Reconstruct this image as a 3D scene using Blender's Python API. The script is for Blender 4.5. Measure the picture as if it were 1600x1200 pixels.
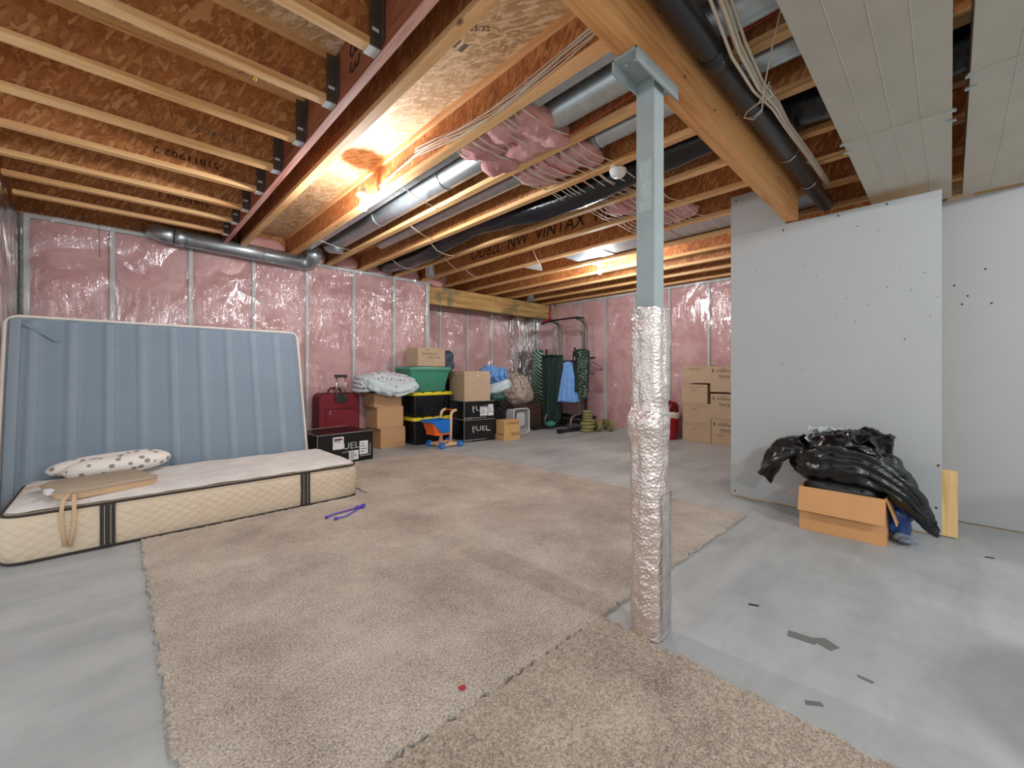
import bpy, bmesh, math, random
from mathutils import Vector, Matrix, noise, Euler
random.seed(7)
PI = math.pi
S = bpy.context.scene
C = S.collection
for o in list(bpy.data.objects):
    bpy.data.objects.remove(o)

# ------------------------------------------------------------------ camera, light, exposure
cam = bpy.data.cameras.new('camera'); co = bpy.data.objects.new('camera', cam); C.objects.link(co)
CAM_Z = 1.15
co.location = (0, 0, CAM_Z)
co.rotation_euler = (PI/2, 0, -math.atan2(.6895, .7247))
cam.sensor_width = 36; cam.lens = 652/1600*36; cam.shift_y = -17/1600
cam.clip_start = .02; cam.clip_end = 60
S.camera = co
w = bpy.data.worlds.new('world'); S.world = w; w.use_nodes = True
w.node_tree.nodes['Background'].inputs[0].default_value = (.87, .95, 1, 1)
w.node_tree.nodes['Background'].inputs[1].default_value = .74
S.view_settings.view_transform = 'Standard'; S.view_settings.look = 'None'
S.view_settings.gamma = 1; S.view_settings.use_curve_mapping = False
S.view_settings.exposure = 0.44

def lamp(name, loc, power, col=(1, .93, .82), r=.05):
    l = bpy.data.lights.new(name, 'POINT'); l.energy = power; l.color = col; l.shadow_soft_size = r
    o = bpy.data.objects.new(name, l); C.objects.link(o); o.location = loc
    return o
lamp('room_bulb_behind', (1.82, -2.3, 2.62), 135, (.93, .97, 1), .07)
lamp('room_bulb_side', (3.4, -3.2, 2.6), 8, (.93, .97, 1), .07)
lamp('fill_light_left', (-1.4, -2.4, 2.6), 150, (.92, .97, 1), .07)  # added fill lamp that brightens the left side, no known bulb there
BULB = 1120

# ------------------------------------------------------------------ materials
MATS = {}
def nm(name):
    m = bpy.data.materials.new(name); m.use_nodes = True
    nt = m.node_tree; b = nt.nodes['Principled BSDF']
    MATS[name] = m
    return m, nt, b
def N(nt, t, **k):
    n = nt.nodes.new(t)
    for a, v in k.items():
        if a in n.inputs: n.inputs[a].default_value = v
        else: setattr(n, a, v)
    return n
def L(nt, a, b): nt.links.new(a, b)
def srgb(r, g, b):
    f = lambda c: (c/255/12.92) if c/255 <= .04045 else ((c/255+.055)/1.055)**2.4
    return (f(r), f(g), f(b), 1)
def coords(nt, scale=(1, 1, 1), rot=(0, 0, 0), world=False):
    mp = N(nt, 'ShaderNodeMapping')
    mp.inputs['Scale'].default_value = scale; mp.inputs['Rotation'].default_value = rot
    if world: L(nt, N(nt, 'ShaderNodeNewGeometry').outputs['Position'], mp.inputs[0])
    else: L(nt, N(nt, 'ShaderNodeTexCoord').outputs['Object'], mp.inputs[0])
    return mp.outputs[0]
def ramp(nt, fac, stops):
    r = N(nt, 'ShaderNodeValToRGB'); e = r.color_ramp.elements
    while len(e) < len(stops): e.new(.5)
    k = max(1, max(p for p, c in stops))
    for i, (p, c) in enumerate(stops): e[i].position = p/k; e[i].color = c
    if k > 1:
        d = N(nt, 'ShaderNodeMath', operation='DIVIDE'); L(nt, fac, d.inputs[0]); d.inputs[1].default_value = k; fac = d.outputs[0]
    L(nt, fac, r.inputs[0]); return r.outputs[0]
def noisetex(nt, vec, scale, detail=4, rough=.6, dist=0):
    n = N(nt, 'ShaderNodeTexNoise'); n.inputs['Scale'].default_value = scale; n.inputs['Detail'].default_value = detail
    n.inputs['Roughness'].default_value = rough; n.inputs['Distortion'].default_value = dist
    L(nt, vec, n.inputs['Vector']); return n.outputs[0]
def bump(nt, b, h, strength, dist=.01):
    n = N(nt, 'ShaderNodeBump'); n.inputs['Strength'].default_value = strength; n.inputs['Distance'].default_value = dist
    L(nt, h, n.inputs['Height']); L(nt, n.outputs[0], b.inputs['Normal']); return n
def plain(name, c, rough=.6, metal=0, var=.12, vs=6, bs=0, bd=40, world=False, sheen=0, coat=0):
    """one colour with soft mottling and optional fine relief"""
    m, nt, b = nm(name)
    v = coords(nt, world=world)
    n = noisetex(nt, v, vs, 5)
    d = tuple(x*(1-var) for x in c[:3])+(1,); l = tuple(min(1, x*(1+var)) for x in c[:3])+(1,)
    L(nt, ramp(nt, n, [(.3, d), (.7, l)]), b.inputs['Base Color'])
    b.inputs['Roughness'].default_value = rough; b.inputs['Metallic'].default_value = metal
    if coat: b.inputs['Coat Weight'].default_value = coat
    if bs: bump(nt, b, noisetex(nt, v, bd, 5), bs)
    return m
def wood(name, c1, c2, axis, rough=.65):
    m, nt, b = nm(name)
    s = [26, 26, 26]; s[axis] = 1.2
    v = coords(nt, s, world=True)
    n = noisetex(nt, v, 1.3, 5, .6, .6)
    big = noisetex(nt, coords(nt, [3 if i != axis else .7 for i in range(3)], world=True), 1.2, 2)
    ad = N(nt, 'ShaderNodeMath', operation='ADD'); L(nt, n, ad.inputs[0]); L(nt, big, ad.inputs[1])
    c = ramp(nt, ad.outputs[0], [(.72, c2), (1.02, c1), (1.3, tuple(min(1, x*1.12) for x in c1[:3])+(1,))])
    kn = N(nt, 'ShaderNodeTexVoronoi'); kn.inputs['Scale'].default_value = 1
    L(nt, coords(nt, [5 if i != axis else 2.2 for i in range(3)], world=True), kn.inputs['Vector'])
    kf = ramp(nt, kn.outputs['Distance'], [(.03, (1, 1, 1, 1)), (.075, (0, 0, 0, 1))])
    mx = N(nt, 'ShaderNodeMix', data_type='RGBA'); L(nt, kf, mx.inputs[0]); L(nt, c, mx.inputs[6])
    mx.inputs[7].default_value = tuple(x*.35 for x in c2[:3])+(1,)
    L(nt, mx.outputs[2], b.inputs['Base Color']); b.inputs['Roughness'].default_value = rough
    bump(nt, b, n, .15, .004)
    return m
def osb(name, stops, plane, scale=1.0):
    """strand board: two crossing layers of long flakes"""
    m, nt, b = nm(name)
    layers = []
    for i, ang in enumerate((.5, 1.9, 1.1)):
        sc = [0, 0, 0]; a, d = plane
        sc[a] = 16*scale; sc[d] = 62*scale
        other = 3-a-d; sc[other] = 20
        rot = [0, 0, 0]; rot[other] = ang
        mp1 = coords(nt, (1, 1, 1), rot, world=True)
        mp = N(nt, 'ShaderNodeMapping'); mp.inputs['Scale'].default_value = sc; L(nt, mp1, mp.inputs[0])
        mp.inputs['Location'].default_value = (i*3.3, i*1.7, i*2.9)
        vo = N(nt, 'ShaderNodeTexVoronoi'); vo.inputs['Scale'].default_value = 1; L(nt, mp.outputs[0], vo.inputs['Vector'])
        sp = N(nt, 'ShaderNodeSeparateColor'); L(nt, vo.outputs['Color'], sp.inputs[0]); layers.append(sp.outputs)
    m1 = N(nt, 'ShaderNodeMath', operation='MULTIPLY'); L(nt, layers[0][0], m1.inputs[0]); L(nt, layers[1][0], m1.inputs[1])
    g = N(nt, 'ShaderNodeMath', operation='GREATER_THAN'); L(nt, layers[2][1], g.inputs[0]); g.inputs[1].default_value = .55
    mx = N(nt, 'ShaderNodeMix'); L(nt, g.outputs[0], mx.inputs[0]); L(nt, m1.outputs[0], mx.inputs[2]); L(nt, layers[2][0], mx.inputs[3])
    big = noisetex(nt, coords(nt, world=True), 2.2, 3)
    ad = N(nt, 'ShaderNodeMath', operation='ADD'); L(nt, mx.outputs[0], ad.inputs[0]); L(nt, big, ad.inputs[1])
    L(nt, ramp(nt, ad.outputs[0], stops), b.inputs['Base Color'])
    b.inputs['Roughness'].default_value = .6
    bump(nt, b, mx.outputs[0], .35, .004)
    return m

web_stops = [(.38, srgb(148, 88, 46)), (.72, srgb(174, 109, 58)), (1.05, srgb(188, 124, 70)), (1.35, srgb(206, 150, 98))]
WEBX = osb('osb_web_x', web_stops, (0, 2)); WEBY = osb('osb_web_y', web_stops, (1, 2))
SUB = osb('osb_subfloor', [(.35, srgb(168, 130, 88)), (.7, srgb(204, 168, 124)), (1.05, srgb(220, 188, 146)), (1.4, srgb(234, 208, 172))], (0, 1), 1.0)
FLX = wood('flange_x', srgb(232, 184, 128), srgb(204, 142, 80), 0); FLY = wood('flange_y', srgb(232, 184, 128), srgb(204, 142, 82), 1)
BEAM = wood('beam_wood', srgb(226, 162, 100), srgb(192, 118, 60), 0)
LVL = wood('lvl_wood', srgb(158, 92, 64), srgb(116, 58, 38), 1, .55)
LVLB = wood('lvl_edge', srgb(214, 160, 146), srgb(168, 104, 90), 1, .6)
PINE = wood('pine', srgb(226, 190, 150), srgb(196, 152, 108), 1)
PINEZ = wood('pine_z', srgb(232, 190, 130), srgb(205, 158, 96), 2)
STUD = wood('stud_wood', srgb(205, 207, 204), srgb(176, 180, 180), 2)
PLATE = wood('plate_wood', srgb(205, 205, 202), srgb(178, 180, 178), 0)
STEEL = plain('post_paint', srgb(163, 171, 170), .45, .15, .07, 9, .06)
GALV = plain('galvanised', srgb(190, 198, 202), .36, .85, .12, 14, .05, 20)
SHEET = plain('sheet_metal', srgb(196, 188, 174), .5, .45, .06, 4, .05, 8)
HANG = plain('hanger_steel', srgb(120, 116, 112), .45, .8, .1, 20)
HANGS = plain('hanger_shoe', srgb(205, 212, 212), .35, .6, .05)
BLACKPL = plain('black_film', srgb(22, 24, 28), .22, 0, .1, 9, .5, 22)
ABS = plain('abs_pipe', srgb(46, 45, 46), .34, 0, .08, 5, .03)
CABLE = plain('cable_white', srgb(214, 200, 180), .5, 0, .05)
CABLER = plain('cable_red', srgb(170, 52, 34), .5)
DARK = plain('dark_grey', srgb(38, 38, 38), .5)
WHITE = plain('white_plastic', srgb(228, 228, 224), .4, 0, .03)
PAPER = plain('white_paper', srgb(226, 226, 228), .6, 0, .03)
INK = plain('black_ink', srgb(30, 24, 22), .7, 0, 0)
INKG = plain('grey_ink', srgb(108, 92, 76), .8, 0, 0)
INKR = plain('maroon_ink', srgb(92, 44, 40), .7, 0, 0)
SILVER = plain('silver_ink', srgb(190, 190, 192), .5, 0, .05)
GYP = plain('drywall_paper', srgb(176, 177, 176), .8, 0, .018, 2, .015, 90)
CARD = plain('cardboard', srgb(196, 152, 110), .75, 0, .05, 5, .04, 60)
CARD2 = plain('cardboard_tan', srgb(186, 160, 132), .75, 0, .05, 5, .04, 60)
CARDY = plain('cardboard_gold', srgb(206, 164, 104), .75, 0, .05, 6, .04, 60)
CARDD = plain('cardboard_seam', srgb(140, 104, 70), .8)
CARDO = plain('cardboard_orange', srgb(206, 150, 98), .75, 0, .04, 4, .04, 60)
TAPE = plain('tape', srgb(196, 168, 136), .3)
BLACKBOX = plain('black_carton', srgb(20, 19, 20), .28, 0, .15, 8, .03)
EDGE = plain('worn_edge', srgb(176, 168, 160), .8)
TOTE = plain('tote_black', srgb(20, 20, 24), .38, 0, .1)
YEL = plain('lid_yellow', srgb(222, 200, 40), .4, 0, .05)
GREEN = plain('tote_green', srgb(66, 140, 116), .4, 0, .05)
MAROON = plain('maroon_canvas', srgb(120, 26, 38), .8, 0, .12, 10, .2, 220)
MAROOND = plain('maroon_trim', srgb(70, 18, 26), .7)
CHROME = plain('chrome', srgb(225, 225, 225), .18, 1, .02)
BLUEP = plain('toy_blue', srgb(22, 112, 200), .35, 0, .06)
ORANGE = plain('toy_orange', srgb(240, 104, 40), .4, 0, .05)
TOYW = plain('toy_wood', srgb(228, 184, 140), .55, 0, .06)
TOWER = plain('tower_paint', srgb(46, 44, 46), .4, .2, .1)
TOWERG = plain('tower_grey', srgb(120, 112, 108), .4, .3, .06)
PAD = plain('pad_black', srgb(22, 22, 24), .5)
PLATEG = plain('weight_vinyl', srgb(140, 132, 86), .5, 0, .1, 12, .06)
REDBIN = plain('red_plastic', srgb(176, 20, 30), .32, 0, .06)
REDBAG = plain('red_bag', srgb(120, 12, 20), .25, 0, .3, 14, .3, 30)
LINER = plain('bin_liner', srgb(222, 206, 190), .5, 0, .05)
BLUEBAG = plain('blue_bag', srgb(26, 66, 130), .35, 0, .3, 12, .3, 40)
RAG = plain('grey_rag', srgb(120, 132, 146), .8, 0, .25, 14, .2, 40)
PURPLE = plain('purple_plastic', srgb(84, 50, 190), .4, 0, .1)
RED = plain('red_ribbon', srgb(170, 22, 28), .6, 0, .15)
TAN = plain('cushion_tan', srgb(170, 152, 132), .85, 0, .04, 8, .1, 250)
TANS = plain('cushion_side', srgb(205, 172, 136), .85, 0, .04, 8, .1, 250)
SPRING = plain('spring_cloth', srgb(124, 140, 154), .85, 0, .04, 3, .05, 200)
SPRINGW = plain('spring_welt', srgb(222, 214, 206), .8, 0, .03)
TAPEB = plain('brown_tape', srgb(54, 46, 42), .7, 0, .1, 20, .1, 100)
STITCH = plain('stitch', srgb(200, 190, 175), .8, 0, 0)
DENIM = plain('dark_denim', srgb(70, 84, 100), .6, 0, .25, 14, .3, 40)
LIGHTBLUE = plain('light_blue_cloth', srgb(112, 160, 220), .7, 0, .14, 10, .15, 50)
PALE = plain('pale_cloth', srgb(204, 218, 218), .8, 0, .05, 6, .08, 50)
DGREEN = plain('dark_green_cloth', srgb(14, 44, 38), .7, 0, .25, 12, .15, 80)
WICKER = plain('wicker', srgb(76, 54, 48), .7, 0, .3, 30, .5, 70)
STAIN = plain('floor_smudge', srgb(108, 108, 106), .7, 0, .1)

def spots(name, base, dot, scale, lo, hi, rough=.75, bs=.06):
    m, nt, b = nm(name); v = coords(nt)
    vo = N(nt, 'ShaderNodeTexVoronoi'); vo.inputs['Scale'].default_value = scale; L(nt, v, vo.inputs['Vector'])
    L(nt, ramp(nt, vo.outputs['Distance'], [(lo, dot), (hi, base)]), b.inputs['Base Color'])
    b.inputs['Roughness'].default_value = rough; bump(nt, b, noisetex(nt, v, 12, 4), bs, .02)
    return m
DOTTED = spots('dotted_cotton', srgb(232, 226, 218), srgb(140, 134, 134), 17, .30, .34)
BEADED = spots('beaded_green', srgb(12, 42, 36), srgb(190, 196, 176), 17, .08, .11)
WOVEN = spots('woven_green', srgb(22, 50, 42), srgb(176, 184, 150), 34, .24, .34)
BANDANA = spots('green_print', srgb(24, 80, 66), srgb(200, 210, 200), 40, .2, .27)
FLORAL = spots('blanket_print', srgb(206, 206, 210), srgb(52, 54, 76), 22, .2, .3)
def floral2():
    m, nt, b = nm('brown_print'); v = coords(nt)
    n = noisetex(nt, v, 16, 6, .75, 1.5)
    L(nt, ramp(nt, n, [(.38, srgb(70, 58, 58)), (.46, srgb(160, 136, 122)), (.54, srgb(214, 200, 184)), (.66, srgb(168, 144, 128))]), b.inputs['Base Color'])
    b.inputs['Roughness'].default_value = .8; bump(nt, b, noisetex(nt, v, 9, 4), .25, .03)
    return m
BROWNP = floral2()
def stripes():
    m, nt, b = nm('striped_fabric')
    tc = N(nt, 'ShaderNodeTexCoord'); sp = N(nt, 'ShaderNodeSeparateXYZ'); L(nt, tc.outputs['Object'], sp.inputs[0])
    ab = N(nt, 'ShaderNodeMath', operation='ABSOLUTE'); L(nt, sp.outputs[1], ab.inputs[0])
    m1 = N(nt, 'ShaderNodeMath', operation='MULTIPLY_ADD'); L(nt, ab.outputs[0], m1.inputs[0]); m1.inputs[1].default_value = 1.3; L(nt, sp.outputs[2], m1.inputs[2])
    m2 = N(nt, 'ShaderNodeMath', operation='MULTIPLY'); L(nt, m1.outputs[0], m2.inputs[0]); m2.inputs[1].default_value = 72
    si = N(nt, 'ShaderNodeMath', operation='SINE'); L(nt, m2.outputs[0], si.inputs[0])
    L(nt, ramp(nt, si.outputs[0], [(.42, srgb(50, 92, 84)), (.55, srgb(192, 210, 198))]), b.inputs['Base Color'])
    b.inputs['Roughness'].default_value = .75
    return m
STRIPED = stripes()

def concrete():
    m, nt, b = nm('concrete'); v = coords(nt, world=True)
    big = noisetex(nt, v, .9, 5, .6, .4); fine = noisetex(nt, v, 9, 6, .7)
    sweep = noisetex(nt, coords(nt, (.6, 2.2, 1), (0, 0, .9), True), 1.6, 5, .6, .4)
    a = N(nt, 'ShaderNodeMath', operation='ADD'); L(nt, big, a.inputs[0]); L(nt, sweep, a.inputs[1])
    a2 = N(nt, 'ShaderNodeMath', operation='MULTIPLY_ADD'); L(nt, fine, a2.inputs[0]); a2.inputs[1].default_value = .35; L(nt, a.outputs[0], a2.inputs[2])
    c = ramp(nt, a2.outputs[0], [(.72, srgb(134, 137, 138)), (1.12, srgb(163, 165, 165)), (1.5, srgb(186, 187, 186))])
    vo = N(nt, 'ShaderNodeTexVoronoi'); vo.inputs['Scale'].default_value = 2.3; L(nt, v, vo.inputs['Vector'])
    kf = ramp(nt, vo.outputs['Distance'], [(.006, (.6, .6, .6, 1)), (.014, (0, 0, 0, 1))])
    mx = N(nt, 'ShaderNodeMix', data_type='RGBA'); L(nt, kf, mx.inputs[0]); L(nt, c, mx.inputs[6]); mx.inputs[7].default_value = srgb(84, 82, 80)
    L(nt, mx.outputs[2], b.inputs['Base Color']); b.inputs['Roughness'].default_value = .55
    bump(nt, b, fine, .06, .004)
    return m
CONC = concrete()
def carpet(name, a, bb, c3):
    m, nt, b = nm(name); v = coords(nt, world=True)
    f = noisetex(nt, v, 120, 2, .75); big = noisetex(nt, v, 1.9, 5, .65); mid = noisetex(nt, v, 28, 3)
    s = N(nt, 'ShaderNodeMath', operation='MULTIPLY_ADD'); L(nt, f, s.inputs[0]); s.inputs[1].default_value = 1.25; bg = N(nt, 'ShaderNodeMath', operation='MULTIPLY_ADD'); L(nt, big, bg.inputs[0]); bg.inputs[1].default_value = .66; bg.inputs[2].default_value = .22; L(nt, bg.outputs[0], s.inputs[2])
    s2 = N(nt, 'ShaderNodeMath', operation='MULTIPLY_ADD'); L(nt, mid, s2.inputs[0]); s2.inputs[1].default_value = .2; s2b = 0; L(nt, s.outputs[0], s2.inputs[2])
    L(nt, ramp(nt, s2.outputs[0], [(.98, a), (1.25, bb), (1.52, c3)]), b.inputs['Base Color'])
    b.inputs['Roughness'].default_value = .95; b.inputs['Sheen Weight'].default_value = .15
    hs = N(nt, 'ShaderNodeMath', operation='ADD'); L(nt, f, hs.inputs[0]); L(nt, mid, hs.inputs[1])
    bump(nt, b, hs.outputs[0], .9, .012)
    return m
CARPET = carpet('carpet_beige', srgb(116, 101, 86), srgb(180, 164, 148), srgb(222, 210, 195))
CARPET2 = carpet('carpet_worn', srgb(110, 94, 78), srgb(166, 148, 130), srgb(206, 190, 172))
def batt():
    m, nt, b = nm('pink_fibreglass'); v = coords(nt, world=True)
    n = noisetex(nt, v, 3.2, 6, .65, .5)
    L(nt, ramp(nt, n, [(.3, srgb(206, 142, 138)), (.52, srgb(230, 172, 168)), (.72, srgb(242, 200, 196))]), b.inputs['Base Color'])
    b.inputs['Roughness'].default_value = .95; bump(nt, b, noisetex(nt, v, 38, 6, .75), .8, .02)
    return m
BATT = batt()
def poly():
    m, nt, b = nm('clear_poly'); nt.nodes.remove(b); out = nt.nodes['Material Output']
    v = coords(nt, world=True)
    tr = N(nt, 'ShaderNodeBsdfTransparent'); tr.inputs[0].default_value = (.97, .97, .98, 1)
    df = N(nt, 'ShaderNodeBsdfDiffuse'); df.inputs[0].default_value = (.8, .8, .82, 1)
    gl = N(nt, 'ShaderNodeBsdfGlossy'); gl.inputs['Roughness'].default_value = .17
    h1 = noisetex(nt, coords(nt, (7, 7, 1.5), (.5, .6, 0), True), 1.7, 3, .5, 1.6)
    h2 = ramp(nt, noisetex(nt, v, 1.5, 2, .5, .6), [(.42, (.06, .06, .06, 1)), (.62, (1, 1, 1, 1))])
    hm = N(nt, 'ShaderNodeMath', operation='MULTIPLY'); L(nt, h1, hm.inputs[0]); L(nt, h2, hm.inputs[1])
    bp = N(nt, 'ShaderNodeBump'); bp.inputs['Strength'].default_value = 1; bp.inputs['Distance'].default_value = .05; L(nt, hm.outputs[0], bp.inputs['Height'])
    L(nt, bp.outputs[0], gl.inputs['Normal'])
    m1 = N(nt, 'ShaderNodeMixShader'); m1.inputs[0].default_value = .13; L(nt, tr.outputs[0], m1.inputs[1]); L(nt, df.outputs[0], m1.inputs[2])
    fr = N(nt, 'ShaderNodeFresnel'); fr.inputs[0].default_value = 1.42
    fa = N(nt, 'ShaderNodeMath', operation='ADD'); L(nt, fr.outputs[0], fa.inputs[0]); fa.inputs[1].default_value = .05; fa.use_clamp = True
    m2 = N(nt, 'ShaderNodeMixShader'); L(nt, fa.outputs[0], m2.inputs[0]); L(nt, m1.outputs[0], m2.inputs[1]); L(nt, gl.outputs[0], m2.inputs[2])
    L(nt, m2.outputs[0], out.inputs[0])
    return m
POLY = poly()
def clearplastic():
    m, nt, b = nm('cloudy_plastic'); nt.nodes.remove(b); out = nt.nodes['Material Output']
    tr = N(nt, 'ShaderNodeBsdfTransparent'); p = N(nt, 'ShaderNodeBsdfPrincipled')
    p.inputs['Base Color'].default_value = srgb(214, 216, 218); p.inputs['Roughness'].default_value = .3
    mx = N(nt, 'ShaderNodeMixShader'); mx.inputs[0].default_value = .6; L(nt, tr.outputs[0], mx.inputs[1]); L(nt, p.outputs[0], mx.inputs[2]); L(nt, mx.outputs[0], out.inputs[0])
    return m
CLOUDY = clearplastic()
def foil():
    m, nt, b = nm('bubble_foil'); v = coords(nt)
    b.inputs['Metallic'].default_value = .8; b.inputs['Roughness'].default_value = .25
    b.inputs['Base Color'].default_value = srgb(230, 214, 206)
    vo = N(nt, 'ShaderNodeTexVoronoi'); vo.inputs['Scale'].default_value = 75; L(nt, v, vo.inputs['Vector'])
    n = noisetex(nt, coords(nt, (1, 1, .35)), 30, 5, .65, .6)
    a = N(nt, 'ShaderNodeMath', operation='MULTIPLY_ADD'); L(nt, vo.outputs['Distance'], a.inputs[0]); a.inputs[1].default_value = .5; L(nt, n, a.inputs[2])
    bump(nt, b, a.outputs[0], .55, .012)
    return m
FOIL = foil()
def blackbag():
    m, nt, b = nm('black_polybag'); v = coords(nt)
    b.inputs['Base Color'].default_value = srgb(11, 11, 12); b.inputs['Roughness'].default_value = .16; b.inputs['Specular IOR Level'].default_value = .6
    n = noisetex(nt, coords(nt, (6, 2.2, 9), (.5, 0, .3)), 2.6, 5, .6, 1.0); n2 = noisetex(nt, v, 22, 4, .6, .6)
    a = N(nt, 'ShaderNodeMath', operation='MULTIPLY_ADD'); L(nt, n2, a.inputs[0]); a.inputs[1].default_value = .25; L(nt, n, a.inputs[2])
    bump(nt, b, a.outputs[0], .22, .03)
    return m
BAG = blackbag()
def quilt(name, c, sx, sz, ax):
    """quilted ticking: staggered dimples"""
    m, nt, b = nm(name); v = coords(nt)
    L(nt, ramp(nt, noisetex(nt, v, 4, 4), [(.3, tuple(x*.93 for x in c[:3])+(1,)), (.7, c)]), b.inputs['Base Color'])
    b.inputs['Roughness'].default_value = .85
    sp = N(nt, 'ShaderNodeSeparateXYZ'); L(nt, v, sp.inputs[0])
    def wave(o1, k1, o2, k2):
        a = N(nt, 'ShaderNodeMath', operation='MULTIPLY'); L(nt, sp.outputs[o1], a.inputs[0]); a.inputs[1].default_value = k1
        d = N(nt, 'ShaderNodeMath', operation='MULTIPLY_ADD'); L(nt, sp.outputs[o2], d.inputs[0]); d.inputs[1].default_value = k2; L(nt, a.outputs[0], d.inputs[2])
        s = N(nt, 'ShaderNodeMath', operation='SINE'); L(nt, d.outputs[0], s.inputs[0])
        q = N(nt, 'ShaderNodeMath', operation='ABSOLUTE'); L(nt, s.outputs[0], q.inputs[0]); return q.outputs[0]
    mm = N(nt, 'ShaderNodeMath', operation='MULTIPLY'); L(nt, wave(ax, sx, 2 if ax != 2 else 1, sz), mm.inputs[0]); L(nt, wave(ax, sx, 2 if ax != 2 else 1, -sz), mm.inputs[1])
    pw = N(nt, 'ShaderNodeMath', operation='POWER'); L(nt, mm.outputs[0], pw.inputs[0]); pw.inputs[1].default_value = .4
    bump(nt, b, pw.outputs[0], .3, .014)
    return m
QSIDE = quilt('mattress_side', srgb(226, 204, 178), 36, 56, 0)
def qtop():
    m, nt, b = nm('mattress_top'); v = coords(nt)
    L(nt, ramp(nt, noisetex(nt, v, 7, 4), [(.3, srgb(206, 202, 200)), (.7, srgb(226, 222, 218))]), b.inputs['Base Color']); b.inputs['Roughness'].default_value = .85
    vo = N(nt, 'ShaderNodeTexVoronoi', feature='SMOOTH_F1'); vo.inputs['Scale'].default_value = 11; L(nt, v, vo.inputs['Vector'])
    bump(nt, b, vo.outputs[0], .5, .03)
    return m
QTOP = qtop()
def emit(name, c, s):
    m, nt, b = nm(name); b.inputs['Emission Color'].default_value = c; b.inputs['Emission Strength'].default_value = s
    b.inputs['Base Color'].default_value = (1, 1, 1, 1)
    return m
BULBM = emit('bulb_glow', (.95, .97, 1, 1), BULB)

# ------------------------------------------------------------------ mesh helpers
class MB:
    def __init__(s): s.bm = bmesh.new()
    def box(s, a, b, rot=None, piv=None):
        vs = [s.bm.verts.new((x, y, z)) for z in (a[2], b[2]) for y in (a[1], b[1]) for x in (a[0], b[0])]
        for f in ((0, 2, 3, 1), (4, 5, 7, 6), (0, 1, 5, 4), (2, 6, 7, 3), (0, 4, 6, 2), (1, 3, 7, 5)):
            s.bm.faces.new([vs[i] for i in f])
        if rot is not None:
            bmesh.ops.rotate(s.bm, verts=vs, cent=piv or (0, 0, 0), matrix=rot)
        return s
    def hexa(s, p):  # 8 points: bottom 4 ccw, top 4 ccw
        vs = [s.bm.verts.new(q) for q in p]
        for f in ((3, 2, 1, 0), (4, 5, 6, 7), (0, 1, 5, 4), (1, 2, 6, 5), (2, 3, 7, 6), (3, 0, 4, 7)):
            s.bm.faces.new([vs[i] for i in f])
        return s
    def rings(s, rings, closed=True, cap=True):
        R = [[s.bm.verts.new(p) for p in r] for r in rings]
        n = len(R[0])
        for a, b in zip(R, R[1:]):
            for i in range(n if closed else n-1):
                j = (i+1) % n
                s.bm.faces.new((a[i], a[j], b[j], b[i]))
        if cap and closed:
            s.bm.faces.new(R[0][::-1]); s.bm.faces.new(R[-1])
        return s
    def tube(s, pts, r, n=10, radii=None, flat=1, cap=True):
        pts = [Vector(p) for p in pts]; rings = []
        up = None
        for i, p in enumerate(pts):
            t = (pts[min(i+1, len(pts)-1)]-pts[max(i-1, 0)]).normalized()
            if up is None: up = Vector((0, 0, 1)) if abs(t.z) < .9 else Vector((1, 0, 0))
            a = t.cross(up).normalized(); bb = a.cross(t).normalized(); up = bb
            rr = radii[i] if radii else r
            rings.append([p+a*(math.cos(2*PI*k/n)*rr)+bb*(math.sin(2*PI*k/n)*rr*flat) for k in range(n)])
        return s.rings(rings, cap=cap)
    def lathe(s, prof, c=(0, 0, 0), n=20, sx=1, sy=1):
        return s.rings([[(c[0]+r*sx*math.cos(2*PI*k/n), c[1]+r*sy*math.sin(2*PI*k/n), c[2]+z) for k in range(n)] for r, z in prof])
    def disc(s, c, axis, r, t, n=20):
        c = Vector(c); a = Vector(axis).normalized()
        return s.tube([c-a*t/2, c+a*t/2], r, n)
    def grid(s, fn, nu, nv, closeu=False):
        V = [[s.bm.verts.new(fn(i/(nu-(0 if closeu else 1)), j/(nv-1))) for i in range(nu)] for j in range(nv)]
        for j in range(nv-1):
            for i in range(nu if closeu else nu-1):
                k = (i+1) % nu
                s.bm.faces.new((V[j][i], V[j][k], V[j+1][k], V[j+1][i]))
        return s
    def prism(s, poly, z0, z1):
        return s.rings([[(x, y, z0) for x, y in poly], [(x, y, z1) for x, y in poly]])
    def rot(s, m, cent=(0, 0, 0)):
        bmesh.ops.rotate(s.bm, verts=s.bm.verts, cent=cent, matrix=m); return s
    def move(s, v): bmesh.ops.translate(s.bm, verts=s.bm.verts, vec=v); return s
    def bevel(s, w, seg=2):
        bmesh.ops.bevel(s.bm, geom=[e for e in s.bm.edges if len(e.link_faces) == 2 and e.calc_face_angle(0) > .5], offset=w, segments=seg, affect='EDGES', profile=.6)
        return s
    def build(s, name, mat, parent=None, smooth=False, label=None, solid=0, sub=0):
        bmesh.ops.recalc_face_normals(s.bm, faces=s.bm.faces)
        me = bpy.data.meshes.new(name); s.bm.to_mesh(me); s.bm.free()
        me.materials.append(mat)
        if smooth:
            for p in me.polygons: p.use_smooth = True
            if smooth == 'auto':
                try: me.set_sharp_from_angle(angle=.7)
                except Exception: pass
        o = bpy.data.objects.new(name, me); C.objects.link(o)
        if parent is not None: o.parent = parent
        if label: o['label'] = label
        if solid:
            md = o.modifiers.new('solid', 'SOLIDIFY'); md.thickness = solid; md.offset = 0
        if sub:
            md = o.modifiers.new('sub', 'SUBSURF'); md.levels = sub; md.render_levels = sub
        return o
def tag(o, label, cat, group=None):
    o['label'] = label; o['category'] = cat; o['kind'] = 'thing'
    if group: o['group'] = group
    return o
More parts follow.
